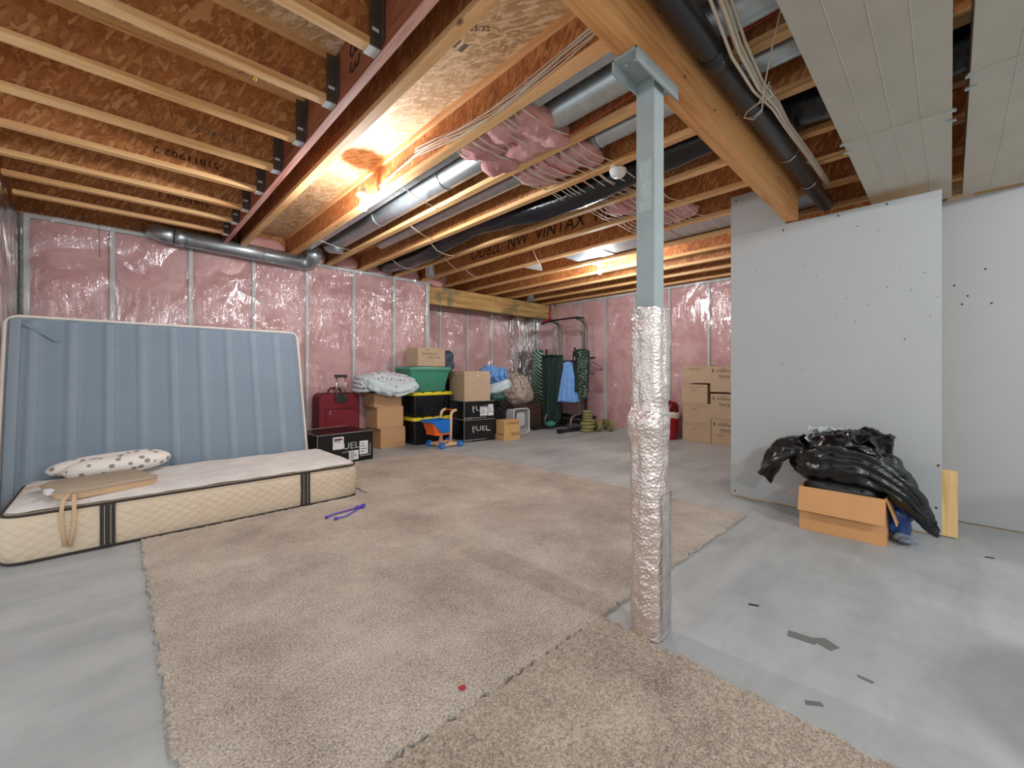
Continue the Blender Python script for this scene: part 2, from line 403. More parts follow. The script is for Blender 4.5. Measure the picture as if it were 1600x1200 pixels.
def thing(name, label, cat, loc=(0, 0, 0), rz=0, group=None):
    o = bpy.data.objects.new(name, None); C.objects.link(o); o.empty_display_size = .05
    o.location = loc; o.rotation_euler = (0, 0, rz)
    return tag(o, label, cat, group)
def struct(o, label=None):
    o['kind'] = 'structure'
    if label: o['label'] = label
    return o
def share(src, name, parent, loc=(0, 0, 0), rot=None):
    """another object using the same mesh"""
    o = bpy.data.objects.new(name, src.data); C.objects.link(o); o.parent = parent; o.location = loc
    if rot: o.rotation_euler = rot
    return o
def text(body, name, size, mat, parent, loc, rot, ext=.0006, sx=1, shear=0, sp=1):
    c = bpy.data.curves.new(name, 'FONT'); c.body = body; c.size = size; c.align_x = 'CENTER'; c.align_y = 'CENTER'
    c.extrude = ext; c.shear = shear; c.space_character = sp; c.resolution_u = 3; c.materials.append(mat)
    tmp = bpy.data.objects.new(name, c); C.objects.link(tmp); bpy.context.view_layer.update()
    me = bpy.data.meshes.new_from_object(tmp.evaluated_get(bpy.context.evaluated_depsgraph_get()))
    bpy.data.objects.remove(tmp); bpy.data.curves.remove(c); me.name = name
    o = bpy.data.objects.new(name, me); C.objects.link(o); o.parent = parent; o.location = loc; o.rotation_euler = rot; o.scale = (sx, 1, 1)
    return o
FACE_NX = (PI/2, 0, -PI/2)     # lettering read from the -x side
FACE_NY = (PI/2, 0, 0)         # lettering read from the -y side
def nz(p, s=1.0, o=0): return noise.noise(Vector((p[0]*s+o, p[1]*s+o*1.7, p[2]*s-o)))
def fb(p, s=1.0, o=0, k=4):
    a, t = 1, 0
    for i in range(k): t += a*nz(p, s, o+i*7); s *= 2; a *= .5
    return t
def ridge(p, s, o=0): return 1-abs(nz(p, s, o))*2
def blob(rx, ry, rz, nu=48, nv=28, p=2.4, amp=.1, sc=3, seed=0, flat=None, rid=0, rs=6):
    """pillow-like closed lump"""
    m = MB()
    def fn(u, v):
        th = u*2*PI; ph = (v-.5)*PI*.998
        cp, spp = math.cos(ph), math.sin(ph)
        q = lambda x: math.copysign(abs(x)**(2/p), x)
        P = Vector((rx*q(cp)*q(math.cos(th)), ry*q(cp)*q(math.sin(th)), rz*q(spp)))
        n = P.normalized()
        d = amp*fb(P, sc, seed)
        if rid: d -= rid*max(0, ridge(P, rs, seed+3))**3
        P = P+n*d
        if flat is not None and P.z < flat: P.z = flat+(P.z-flat)*.12
        return P
    m.grid(fn, nu, nv, True)
    m.bm.verts.ensure_lookup_table()
    bmesh.ops.contextual_create(m.bm, geom=m.bm.verts[:nu]); bmesh.ops.contextual_create(m.bm, geom=m.bm.verts[-nu:])
    return m

# ------------------------------------------------------------------ floor and carpets
struct(MB().box((-1.6, -4.5, -.12), (9.2, 7.6, 0)).build('floor', CONC))
rnd = random.Random(3)
def carpet_piece(name, label, poly, mat, z=.016, wob=.012):
    pts = []
    def side(a, b, n):
        for i in range(n):
            t = i/n; x = a[0]+(b[0]-a[0])*t; y = a[1]+(b[1]-a[1])*t
            pts.append((x+rnd.uniform(-wob, wob), y+rnd.uniform(-wob, wob)))
    for a, b in zip(poly, poly[1:]+poly[:1]): side(a, b, int(math.hypot(b[0]-a[0], b[1]-a[1])*50))
    t = thing(name, label, 'carpet')
    MB().prism(pts, .001, z).build('backing', mat, t)
    # loose yarn ends along the cut edges
    m = MB()
    for i in range(len(pts)):
        for k in range(2):
            p = Vector(pts[i]).to_3d()+Vector((rnd.uniform(-.012, .012), rnd.uniform(-.012, .012), rnd.uniform(.003, z)))
            d = Vector((rnd.uniform(-1, 1), rnd.uniform(-1, 1), rnd.uniform(-.1, .6))).normalized()*.012
            s = Vector((-d.y, d.x, 0)).normalized()*.003
            vs = [m.bm.verts.new(q) for q in (p-s, p+s, p+d)]; m.bm.faces.new(vs)
    f = m.build('frayed_yarn', mat, t); f['kind'] = 'stuff'
    return t
carpet_piece('carpet', 'large beige carpet remnant spread over the concrete from mattress to steel post', [(.13, 1.135), (3.66, 1.135), (3.64, 3.2), (3.6, 4.4), (3.38, 5.1), (2.6, 5.22), (1.75, 5.15), (1.74, 3.80), (.13, 3.80)], CARPET)
carpet_piece('carpet', 'smaller worn beige carpet strip ending at the foot of the wrapped post', [(.16, -1.2), (1.60, -1.2), (1.65, 1.128), (.16, 1.132)], CARPET2, .013)

# smudges and chips on the slab
def flatpatch(name, pts, mat=STAIN): return MB().prism(pts, .0005, .0022).build(name, mat, bpy.data.objects['floor'])
flatpatch('adhesive_patch', [(2.181, .498), (2.132, .491), (2.144, .396), (2.165, .393), (2.145, .342), (2.196, .319), (2.228, .376), (2.193, .413)])
for a in ([(2.275, .69), (2.29, .695), (2.31, .655), (2.296, .65)], [(2.035, .24), (2.05, .245), (2.047, .195), (2.03, .2)],
          [(1.735, .345), (1.755, .352), (1.785, .312), (1.77, .30)], [(3.93, -.15), (3.95, -.145), (3.965, -.185), (3.945, -.19)]):
    flatpatch('scuff', a, DARK if a[0][0] in (2.275, 3.93) else STAIN)
tag(MB().lathe([(.0, 0), (.013, .001), (.013, .004), (0, .005)], (.905, 1.21, .017), 8).build('confetti_scrap', RED), 'tiny red scrap lying on the beige carpet near its seam', 'scrap')

# ------------------------------------------------------------------ ceiling: subfloor and joists
JZ = 2.75; HJ = .302; SUBZ = JZ+HJ
ceil = struct(MB().box((-1.4, -1.4, SUBZ), (8.2, 7.4, SUBZ+.02)).build('ceiling', SUB))
def joist_y(xr, y0, y1, wd=.063):
    """I-joist running along y; xr is its far (+x) edge"""
    xc = xr-wd/2
    j = MB().box((xc-.005, y0, JZ+.03), (xc+.005, y1, SUBZ-.03)).build('joist', WEBY, ceil)
    MB().box((xc-wd/2, y0, JZ), (xc+wd/2, y1, JZ+.038)).build('bottom_flange', FLY, j)
    MB().box((xc-wd/2, y0, SUBZ-.038), (xc+wd/2, y1, SUBZ)).build('top_flange', FLY, j)
    return j
def joist_x(yf, x0, x1, wd=.063, hang=True):
    yc = yf-wd/2
    j = MB().box((x0, yc-.005, JZ+.03), (x1, yc+.005, SUBZ-.03)).build('joist', WEBX, ceil)
    MB().box((x0, yc-wd/2, JZ), (x1, yc+wd/2, JZ+.038)).build('bottom_flange', FLX, j)
    MB().box((x0, yc-wd/2, SUBZ-.038), (x1, yc+wd/2, SUBZ)).build('top_flange', FLX, j)
    if hang:
        m = MB(); x1b = x1+.001
        m.box((x1b-.055, yc-wd/2-.004, JZ-.004), (x1b, yc-wd/2-.001, JZ+.28)); m.box((x1b-.055, yc+wd/2+.001, JZ-.004), (x1b, yc+wd/2+.004, JZ+.28))
        m.box((x1b-.003, yc-wd/2-.045, JZ+.02), (x1b, yc-wd/2, JZ+.28))
        m.build('joist_hanger', HANG, j)
        MB().box((x1b-.06, yc-wd/2-.005, JZ-.007), (x1b, yc+wd/2+.005, JZ-.001)).build('hanger_shoe', HANGS, j)
        MB().box((x1b-.045, yc-wd/2-.0055, JZ+.075), (x1b-.01, yc-wd/2-.0042, JZ+.092)).build('size_sticker', PAPER, j)
    return j
LJ = [.85, 1.43, 2.01, 2.585, 3.155, 3.72, 4.255, 4.81, 5.29, 5.79]
ljs = [joist_x(y, -.66, .952) for y in LJ]
for y in (-.3, .27): joist_x(y, -.66, .952)
RJ = [1.20, 1.785, 2.33, 2.83, 3.42, 3.93, 4.49, 5.08, 5.66, 6.21, 6.76, 7.31]
rjs = [joist_y(x, -1.38, 6.47 if x < 3.99 else 7.05) for x in RJ]
# stamped numbers on the webs
yw = lambda i: LJ[i]-.0315-.0062
text('51811902 2', 'stamped_number', .072, INK, ljs[6], (.42, yw(6), JZ+.125), (PI/2, PI, 0), sx=1.25)
text('51811903 2', 'stamped_number', .072, INK, ljs[8], (.50, yw(8), JZ+.13), (PI/2, PI, 0), sx=1.2)
text('S11810-AU2 2', 'stamped_number', .06, INKG, ljs[5], (.56, yw(5), JZ+.14), (PI/2, PI, 0), sx=1.1)
xw = lambda i: RJ[i]-.0315-.0062
text('S1161OU12  10', 'stamped_number', .085, INKG, rjs[1], (xw(1), 2.95, JZ+.15), FACE_NX, sx=1.1)
text('OO82L  NW  VINTAX  FID', 'marker_writing', .23, INK, rjs[5], (xw(5), 3.72, JZ+.165), (PI/2, 0, -PI/2), shear=.15, sx=.95)
for i, s in ((8, 'G5170'), (2, 'S1161')): text(s, 'stamped_number', .09, INKG, rjs[i], (xw(i), 4.3, JZ+.14), FACE_NX)
t0 = text('OSB 23/32', 'stamped_number', .05, INKG, ceil, (1.42, 1.83, SUBZ-.0012), (PI, 0, -.75))
for k in range(3): MB().box((1.36+.05*k, 1.93, SUBZ-.001), (1.39+.05*k, 2.0, SUBZ+.001)).build('printed_bar', INKG, ceil)
# rim boards and the pink insulation stuffed at the joist ends
rimw = struct(MB().box((-.7, 6.50, JZ), (4.0, 6.54, SUBZ)).build('trim_1', WEBX)); rimw['label'] = 'dark rim board over the back wall'
struct(MB().box((4.02, 7.08, JZ), (7.45, 7.12, SUBZ)).build('trim_2', WEBX))
struct(MB().box((7.40, -1.38, JZ), (7.44, 7.0, SUBZ)).build('trim_3', WEBY))
struct(MB().box((-.74, 1.3, JZ), (-.70, 6.5, SUBZ)).build('trim_4', WEBY))
def puff(x0, x1, y, z, rz, seed, ry=.07, parent=None):
    o = blob((x1-x0)/2, ry, rz, 30, 16, 2.6, .05, 4, seed).build('insulation_puff', BATT, parent, True)
    o.location = ((x0+x1)/2, y, z); return o
for i in range(6):
    a = RJ[i]+.0; b = RJ[i+1]-.064
    if i == 2: a += .04
    puff(a+.005, b-.005, 6.42, 2.84 if i else 2.86, .10 if i else .12, i*3, parent=rimw)

# LVL header with hangers
t = thing('header_beam', 'reddish laminated header beam carrying the short joists on hangers', 'beam')
MB().box((.957, -1.38, JZ-.005), (1.0, 6.44, SUBZ-.002)).build('laminated_ply', LVL, t)
MB().box((.956, -1.38, JZ-.012), (1.001, 6.44, JZ-.0055)).build('bottom_edge', LVLB, t)
text('83', 'marker_writing', .19, INK, t, (.9565, 2.27, JZ+.15), (PI/2, PI*.5, -PI/2))

# dropped timber beam on the post
t = thing('timber_beam', 'orange timber beam running from the steel post to the drywall partition', 'beam')
BY0, BY1 = .85, .945; BROT = Matrix.Rotation(math.radians(.8), 3, 'Z')
for k in range(2):
    y = BY0+(BY1-BY0)*k/2
    MB().box((.6, y+.0008, 2.445+.002*k), (4.17, y+(BY1-BY0)/2-.0008, JZ)).rot(BROT, (1.75, .9, 0)).build('beam_ply', BEAM, t)
for k in range(7):
    MB().disc((1.95+.32*k+rnd.uniform(-.05, .05), BY0+.0045*k+.001, 2.5+rnd.uniform(.02, .2)), (0, 1, 0), .006, .004, 8).build('nail_head', HANG, t)
t = thing('glulam_beam', 'weathered yellow glulam beam with grey and red stains above the recess', 'beam')
def stained():
    m, nt, b = nm('stained_glulam'); v = coords(nt, world=True)
    n = noisetex(nt, coords(nt, (1.3, 5, 10), world=True), 1.3, 5, .6); n2 = noisetex(nt, v, 3.2, 4, .6, .5); n3 = noisetex(nt, coords(nt, (1, 1, .5), (0, 0, 0), True), 6.3, 3)
    c = ramp(nt, n, [(.3, srgb(156, 112, 64)), (.5, srgb(190, 150, 92)), (.7, srgb(206, 172, 116))])
    mx = N(nt, 'ShaderNodeMix', data_type='RGBA'); L(nt, ramp(nt, n2, [(.55, (0, 0, 0, 1)), (.66, (.75, .75, .75, 1))]), mx.inputs[0]); L(nt, c, mx.inputs[6]); mx.inputs[7].default_value = srgb(112, 108, 84)
    m3 = N(nt, 'ShaderNodeMix', data_type='RGBA'); L(nt, ramp(nt, n3, [(.66, (0, 0, 0, 1)), (.74, (.6, .6, .6, 1))]), m3.inputs[0]); L(nt, mx.outputs[2], m3.inputs[6]); m3.inputs[7].default_value = srgb(150, 66, 36)
    L(nt, m3.outputs[2], b.inputs['Base Color']); b.inputs['Roughness'].default_value = .7
    return m
GLU = stained()
for k in range(3): MB().box((4.03, 6.45, 2.40+.11*k), (7.36, 6.58, 2.507+.11*k)).build('lamination', GLU, t)
tag(MB().tube([(7.34, 6.43, 2.73), (7.345, 6.43, 2.6), (7.33, 6.44, 2.5), (7.34, 6.42, 2.4), (7.2, 6.36, 2.35), (7.08, 6.40, 2.31)], .02, 8, radii=[.012, .018, .014, .02, .045, .03]).build('ribbon', RED, None, True), 'red plastic flagging tied at the wall end of the stained glulam beam', 'ribbon')

# ------------------------------------------------------------------ insulated stud walls
def wall_panel(wall, axis, studs, plane, z1, depth, name_seed, z0=.0):
    """studs and batts between; axis 0: wall along x facing -y, axis 1: wall along y facing -x (s=+1) or +x (s=-1)"""
    ax, sgn = axis
    def P(u, d, z): return (u, plane+sgn*d, z) if ax == 0 else (plane+sgn*d, u, z)
    def bx(m, u0, u1, d0, d1, za, zb):
        a = P(u0, d0, za); b = P(u1, d1, zb)
        return m.box([min(a[i], b[i]) for i in range(3)], [max(a[i], b[i]) for i in range(3)])
    lo, hi = studs[0]-.02, studs[-1]+.02
    bx(MB(), lo, hi, .012, .05, z1-.04, z1).build('top_plate', PLATE if ax == 0 else STUD, wall)
    bx(MB(), lo, hi, .012, .05, 0, .038).build('bottom_plate', PLATE if ax == 0 else STUD, wall)
    for u in studs: bx(MB(), u-.02, u+.02, .012, .10, .038, z1-.04).build('stud', STUD, wall)
    for i, (a, b) in enumerate(zip(studs, studs[1:])):
        a2, b2 = a+.021, b-.021
        def fn(s, r, a2=a2, b2=b2, i=i):
            u = a2+(b2-a2)*s; z = .04+(z1-.085)*r
            e = min(s, 1-s)*(b2-a2)
            d = .052-.03*min(1, e/.07)+.012*nz((u, z, i), 3.1, name_seed)+.006*nz((u, z, i), 9, name_seed)
            seam = abs(z-1.22-.1*nz((u, i, 0), .8))
            d += .014*math.exp(-(seam/.012)**2)
            return P(u, max(.016, d), z)
        MB().grid(fn, 14, 56).build('insulation_batt', BATT, wall, True)
def poly_sheet(wall, axis, u0, u1, plane, z1, studs, seed, amp=1.0, flap=True):
    ax, sgn = axis
    def fn(s, r):
        u = u0+(u1-u0)*s; z = z1*r
        near = min(abs(u-q) for q in studs)
        k = min(1, near/.09)
        # taut folds fanning from the staples
        ph = z*13+6*abs(((u-u0)*1.6) % 1.3-.65)+2.5*nz((u, z, 0), 1.4, seed)
        wv = max(0, math.sin(ph*1.6+9*nz((u, z, 3), .9, seed)))**2
        d = .003+k*amp*(.005*nz((u, z, 1), 2.4, seed)+.007*wv*max(0, nz((u, z, 5), 1.1, seed)+.25)+.004)
        return (u, plane-sgn*d+0*sgn, z) if ax == 0 else (plane-sgn*d, u, z)
    n = int((u1-u0)/.035)
    o = MB().grid(fn, max(20, n), 84).build('vapour_barrier', POLY, wall, True)
    return o
bk = struct(MB().box((-.72, 6.47, 0), (4.02, 6.60, JZ)).build('wall_back', CONC), None)
BST = [-.64, -.02, .667, 1.334, 2.0, 2.68, 3.36, 3.985]
wall_panel(bk, (0, 1), BST, 6.35, JZ, .12, 1)
poly_sheet(bk, (0, 1), -.68, 4.01, 6.35, JZ+.01, BST, 4)
MB().box((4.005, 6.34, 0), (4.02, 6.92, JZ)).build('return_edge', STUD, bk)
rc = struct(MB().box((4.02, 7.05, 0), (7.5, 7.16, JZ)).build('wall_recess', CONC))
RST = [4.06, 4.66, 5.33, 6.01, 6.65, 7.20, 7.35]
wall_panel(rc, (0, 1), RST, 6.93, 2.74, .12, 2)
poly_sheet(rc, (0, 1), 4.03, 7.36, 6.93, 2.74, RST, 14, .8)
rw = struct(MB().box((7.50, -3.5, 0), (7.60, 7.16, JZ)).build('wall_right', CONC))
WST = [-.6, .1, .8, 1.5, 2.2, 2.87, 3.57, 4.27, 4.95, 5.62, 6.35, 6.9]
wall_panel(rw, (1, 1), WST, 7.38, 2.74, .12, 3)
poly_sheet(rw, (1, 1), -.6, 6.92, 7.38, 2.74, WST, 23, 1.1)
lw = struct(MB().box((-.86, 4.1, 0), (-.82, 6.6, JZ)).build('wall_left', CONC))
LST = [4.2+.7*k for k in range(4)]
wall_panel(lw, (1, -1), LST, -.70, JZ, .12, 5)
poly_sheet(lw, (1, -1), 4.2, 6.34, -.70, JZ+.03, LST, 33, 1.6)

struct(MB().box((4.31, 1.37, 0), (7.36, 1.41, 2.745)).build('wall_light_block', GYP))  # unseen wall, added to block light from the space above the partition
# drywall partition beside the beam: two sheets, notched at the beam; plus the far drywall wall
pw = struct(MB().box((4.215, .05, 0), (4.30, 1.40, 2.42)).build('wall_partition', PINEZ))
MB().box((4.20, .042, .012), (4.2135, 1.425, 2.44)).build('drywall_sheet', GYP, pw)
MB().box((4.20, .985, 2.441), (4.2135, 1.425, 2.80)).build('drywall_sheet', GYP, pw)
MB().box((4.216, -.035, .01), (4.235, .045, .47)).build('stud_offcut', PINEZ, pw)
for y, z in ((1.38, 2.76), (1.0, 2.39), (.62, 2.41), (.33, 2.42), (1.39, .05), (.06, .5), (.07, .2)):
    MB().disc((4.1995, y, z), (1, 0, 0), .0075, .002, 8).build('screw', DARK, pw)
SC = [(1.257, 2.195), (1.159, 2.232), (1.21, 2.081), (1.159, 1.757), (0.857, 2.061), (0.764, 1.948), (0.88, 1.849), (0.568, 1.738), (0.437, 1.672), (0.444, 2.097), (0.381, 2.234), (0.502, 2.299), (0.263, 1.94), (0.198, 1.756), (0.128, 1.869), (0.064, 1.691), (0.099, 1.555), (0.232, 1.399), (0.817, 1.326), (1.006, 1.233), (0.861, 1.177), (1.257, 1.395), (0.958, 1.376), (0.517, 1.556), (1.247, 1.54), (0.641, 1.619), (0.327, 1.793)]
SCG = plain('screw_dimple', srgb(128, 128, 126), .7)
for k, (y, z) in enumerate(SC):
    MB().disc((4.1996, y, z), (1, 0, 0), .0042+.001*(k % 3), .0016, 7).build('screw', INKG if k in (17, 18, 19, 3) else SCG, pw)
fw = struct(MB().box((4.735, -1.3, 0), (4.80, .9, 2.55)).build('wall_far', PINEZ))
MB().box((4.72, -1.28, .01), (4.7335, .14, 2.50)).build('drywall_sheet', GYP, fw)
MB().box((4.70, -1.3, 2.535), (4.80, .16, 2.573)).build('top_plate', PINE, fw)
MB().box((4.70, -1.3, 2.575), (4.80, .16, 2.613)).build('top_plate', PINE, fw)
MB().box((4.69, -.12, 2.50), (4.72, .02, 2.53)).build('shim', PINE, fw)
for y, z in ((.0, 1.83), (-.07, 1.74), (-.16, 1.93), (-.19, 1.67), (-.04, 1.68)):
    MB().disc((4.7195, y-.02, z), (1, 0, 0), .007, .002, 8).build('screw', DARK, fw)

# ------------------------------------------------------------------ steel post with foil wrap
PX, PY = 1.6825, .8795; PC = (PX+.0425, PY+.0425)
t = thing('steel_post', 'grey-green square steel post with its lower half in silver bubble foil', 'post', (0, 0, 0))
MB().box((PX, PY, .0), (PX+.085, PY+.085, 2.432)).bevel(.006).build('column', STEEL, t)
m = MB(); m.box((1.49, .852, 2.434), (1.85, .964, 2.444)); m.box((1.49, .85, 2.385), (1.85, .858, 2.444)); m.box((1.49, .958, 2.385), (1.85, .966, 2.444))
m.build('saddle_bracket', STEEL, t)
for x, y in ((1.54, .885), (1.54, .93), (1.81, .885), (1.81, .93)):
    MB().disc((x, y, 2.431), (0, 0, 1), .011, .008, 6).build('bolt', CHROME, t)
def tapeend():
    MB().box((PX-.0015, PY+.015, 1.86), (PX, PY+.07, 2.08)).build('label_residue', plain('post_label', srgb(170, 180, 178), .5, 0, .15, 30), t)
tapeend()
def wrap(u, v):
    a = 2*PI*u; z = .004+1.43*v+(.012*nz((math.cos(a), math.sin(a), 0), 2.2, 5) if v > .97 else 0)
    c, s = math.cos(a), math.sin(a); q = 4.2
    r = .0605/((abs(c)**q+abs(s)**q)**(1/q))
    r = max(r, .0615)+.011
    r += .006*fb((c*.4, s*.4, z*1.3), 3.1, 2)+.0035*nz((c, s, z*26), 1.3, 8)
    r += .012*math.exp(-((z-.93)/.06)**2)*(.4+max(0, -c+s*.6))
    r -= .006*math.exp(-((z-1.0)/.03)**2)
    r += .006*max(0, math.sin(a*1+4.6))**14
    return (PC[0]+r*c, PC[1]+r*s, z)
o = MB().grid(wrap, 96, 170, True).build('foil_wrap', FOIL, t, True)
def film(u, v):
    a = PI*1.35+1.5*u; z = .01+.62*v
    r = .088+.004*nz((u*3, z*5, 0), 2, 3)
    return (PC[0]+r*math.cos(a), PC[1]+r*math.sin(a), z)
MB().grid(film, 14, 40).build('clear_film', POLY, t, True)
m = MB()
m.tube([(PC[0]-.078, PC[1]-.02, .985), (PC[0]-.05, PC[1]-.076, .98), (PC[0]+.04, PC[1]-.08, .972), (PC[0]+.08, PC[1]-.02, .968)], .003, 6)
m.build('tape_band', CLOUDY, t, True)

# ------------------------------------------------------------------ ducts and pipes overhead
def rect_duct(label, x0, xs, x1, y0, y1, zb, zt):
    t = thing('rectangular_duct', label, 'duct')
    for a, b in ((x0, xs-.004), (xs+.004, x1)):
        s = MB().box((a, y0, zb), (b, y1, zt)).bevel(.006, 2).build('duct_section', SHEET, t)
        n = 4
        for k in range(1, n):
            y = y0+(y1-y0)*k/n
            MB().tube([(a+.01, y+.004*math.sin(k), zb-.0005), ((a+b)/2, y-.004, zb-.001), (b-.01, y+.003, zb-.0005)], .0032, 6, flat=.5).build('crease', SHEET, s)
    MB().box((xs-.014, y0-.008, zb-.006), (xs+.014, y1+.008, zb+.001)).build('drive_cleat', SHEET, t)
    for y in (y0+.004, y1-.004):
        for dx in (0, .12): MB().box((xs+dx-.008, y-.02, zb-.009), (xs+dx+.012, y+.02, zb-.0005)).build('cleat_tab', GALV, t)
rect_duct('wide pale sheet metal duct overhead beside the cable bundle', -.6, 3.11, 4.66, -.006, .436, 2.50, 2.742)
rect_duct('second pale sheet metal duct overhead, above the far drywall wall', -.6, 2.80, 4.66, -.62, -.062, 2.50, 2.742)
t = thing('drain_pipe', 'black plastic drain pipe strapped alongside the timber beam', 'pipe')
MB().tube([(.6, .775, 2.655), (1.2, .775, 2.66), (3, .775, 2.665), (4.66, .775, 2.67)], .055, 24).build('pipe_run', ABS, t, True)
MB().tube([(2.02, .775, 2.662), (2.15, .775, 2.662)], .061, 24).build('coupling', ABS, t, True)
for x in (2.08, 2.62, 3.35, 3.95):
    pts = [(x, .775+.06*math.cos(a), 2.664+.06*math.sin(a)) for a in [PI*1.0+PI*1.15*k/12 for k in range(13)]]
    MB().tube([(x, .705, 2.75)][:0]+pts+[(x+.02, .74, 2.755)], .003, 6).build('hanger_strap', CHROME, t, True)
t = thing('cable_bundle', 'thick bundle of white electrical cables beside the black drain pipe', 'cable')
for k in range(9):
    a, b = rnd.uniform(-1, 1), rnd.uniform(-1, 1)
    sp = [(1.2, .60, 2.70, .03), (1.7, .63, 2.66, .03), (2.05, .665, 2.625, .03), (2.35, .67, 2.60, .022), (2.62, .66, 2.615, .016), (2.95, .685, 2.655, .012), (3.5, .69, 2.69, .012), (4.6, .69, 2.70, .012)]
    pts = []
    for (p, q) in zip(sp, sp[1:]):
        for f in (0, .33, .66): pts.append([p[i]+(q[i]-p[i])*f for i in range(4)])
    pts = [(p[0], p[1]+p[3]*a, p[2]+p[3]*b) for p in pts]
    MB().tube(pts, .0072, 8, flat=.7).build('cable', CABLE, t, True)
MB().tube([(2.42, .70, 2.64), (2.43, .635, 2.62), (2.44, .63, 2.57), (2.45, .70, 2.565)], .003, 6).build('cable_tie', WHITE, t, True)
tag(MB().tube([(2.09, .50, 2.75), (2.18, .56, 2.66), (2.34, .64, 2.57), (2.52, .70, 2.555), (2.60, .765, 2.575), (2.56, .80, 2.585), (2.48, .76, 2.565), (2.44, .69, 2.565), (2.36, .62, 2.60)], .0035, 6).build('hanging_wire', CABLE, None, True), 'loose grey wire looping under the black drain pipe', 'wire')

t = thing('wall_duct', 'round galvanised duct with two elbows along the top of the pink back wall', 'duct')
e1 = [(.335, 6.42, 2.80), (.345, 6.34, 2.79), (.37, 6.28, 2.765), (.42, 6.225, 2.742), (.50, 6.20, 2.732)]
MB().tube(e1, .095, 20).build('elbow', GALV, t, True)
MB().tube([(.50, 6.20, 2.732), (.59, 6.20, 2.729)], .1, 20).build('collar', GALV, t, True)
MB().tube([(.52, 6.20, 2.732), (1.86, 6.20, 2.688)], .095, 24).build('duct_run', GALV, t, True)
MB().tube([(1.86, 6.20, 2.688), (1.93, 6.19, 2.69), (1.985, 6.14, 2.72), (1.99, 6.06, 2.76), (1.97, 5.95, 2.80)], .095, 20).build('elbow', GALV, t, True)
for x in (.62, 1.40): 
    z = 2.732-.033*(x-.5)
    MB().tube([(x, 6.2+.1*math.cos(a), z+.1*math.sin(a)) for a in [PI*(.9+.12*k) for k in range(11)]], .012, 6, flat=.25).build('strap', GALV, t, True)
def bay_duct(label, x, z, y0, y1, r, collar=None, bands=()):
    t = thing('round_duct', label, 'duct')
    MB().tube([(x, y0, z), (x, (y0+y1)/2, z), (x, y1, z)], r, 24).build('duct_run', GALV, t, True)
    for y in bands: MB().tube([(x, y-.012, z), (x, y+.012, z)], r+.004, 24).build('joint_band', GALV, t, True)
    if collar:
        MB().tube([(x, collar, z), (x, collar, JZ-.03)], .07, 20).build('take_off_collar', GALV, t, True)
bay_duct('round galvanised duct in the joist bay beside the lit bulb', 2.10, 2.86, -1.36, 5.75, .098, 5.5, (3.05, 4.3))
bay_duct('thin galvanised duct one bay over, partly behind the pink insulation', 2.55, 2.87, -1.36, 5.2, .075, None, (1.75,))
t = tag(MB().box((1.80, -1.36, 2.80), (1.905, 5.95, 2.98)).bevel(.004).build('flat_duct', GALV), 'flat galvanised duct squeezed against the joist beside the lit bulb', 'duct')
t = thing('flexible_duct', 'sagging black film-wrapped flexible duct between ceiling joists', 'duct')
pts = [(3.10+.05*math.sin(y*1.3), y, 2.845-.045*math.cos(y*2.4)+(.02 if y > 5 else 0)) for y in [6.3-.22*k for k in range(34)]]
m = MB(); m.tube(pts, .13, 22, radii=[.13+.008*math.sin(k*2.1) for k in range(34)]); m.build('film_jacket', BLACKPL, t, True)
for y, x in ((4.55, 3.1), (5.55, 3.12)):
    MB().tube([(2.84, y-.1, 2.762), (2.98, y-.03, 2.715), (3.12, y, 2.70), (3.28, y+.05, 2.72), (3.36, y+.1, 2.765)], .004, 6).build('hanger_wire', CABLE, t, True)
def panning(name, label, x0, x1, y0, y1, z, mat):
    return tag(MB().box((x0, y0, z), (x1, y1, z+.012)).build(name, mat), label, 'panel')
panning('metal_panning', 'blue-grey sheet metal closing a joist bay above the second bulb', 4.50, 5.01, .9, 3.18, 2.80, GALV)
panning('metal_panning', 'short sheet metal strip between joists left of the second bulb', 4.50, 5.01, 3.42, 3.80, 2.80, GALV)
tag(MB().hexa([(4.50, 3.2, 2.79), (5.01, 3.2, 2.79), (5.01, 3.40, 2.79), (4.50, 3.40, 2.79), (4.50, 3.2, 2.80), (5.01, 3.2, 2.80), (5.01, 3.40, 2.80), (4.50, 3.40, 2.80)]).build('board_strip', WHITE), 'white board strip between the two sheet metal panels in a joist bay', 'board')
tag(MB().prism([(4.50, 4.15), (5.01, 4.55), (4.50, 4.62)], 2.80, 2.81).build('paper_scrap', WHITE), 'white triangular paper scrap caught in a joist bay', 'scrap')
for x, y, lab in ((3.66, 5.75, 'small galvanised duct outlet between joists near the wall return'), (6.50, 6.25, 'small galvanised duct outlet above the stained glulam beam')):
    t = thing('duct_outlet', lab, 'duct', (x, y, 2.70))
    MB().rings([[(r*math.cos(2*PI*k/20), r*math.sin(2*PI*k/20), z) for k in range(20)] for r, z in ((.07, .352), (.07, 0), (.062, 0), (.062, .12))], cap=False).build('collar', GALV, t, True)
    MB().disc((0, 0, .125), (0, 0, 1), .063, .004).build('damper', HANG, t)

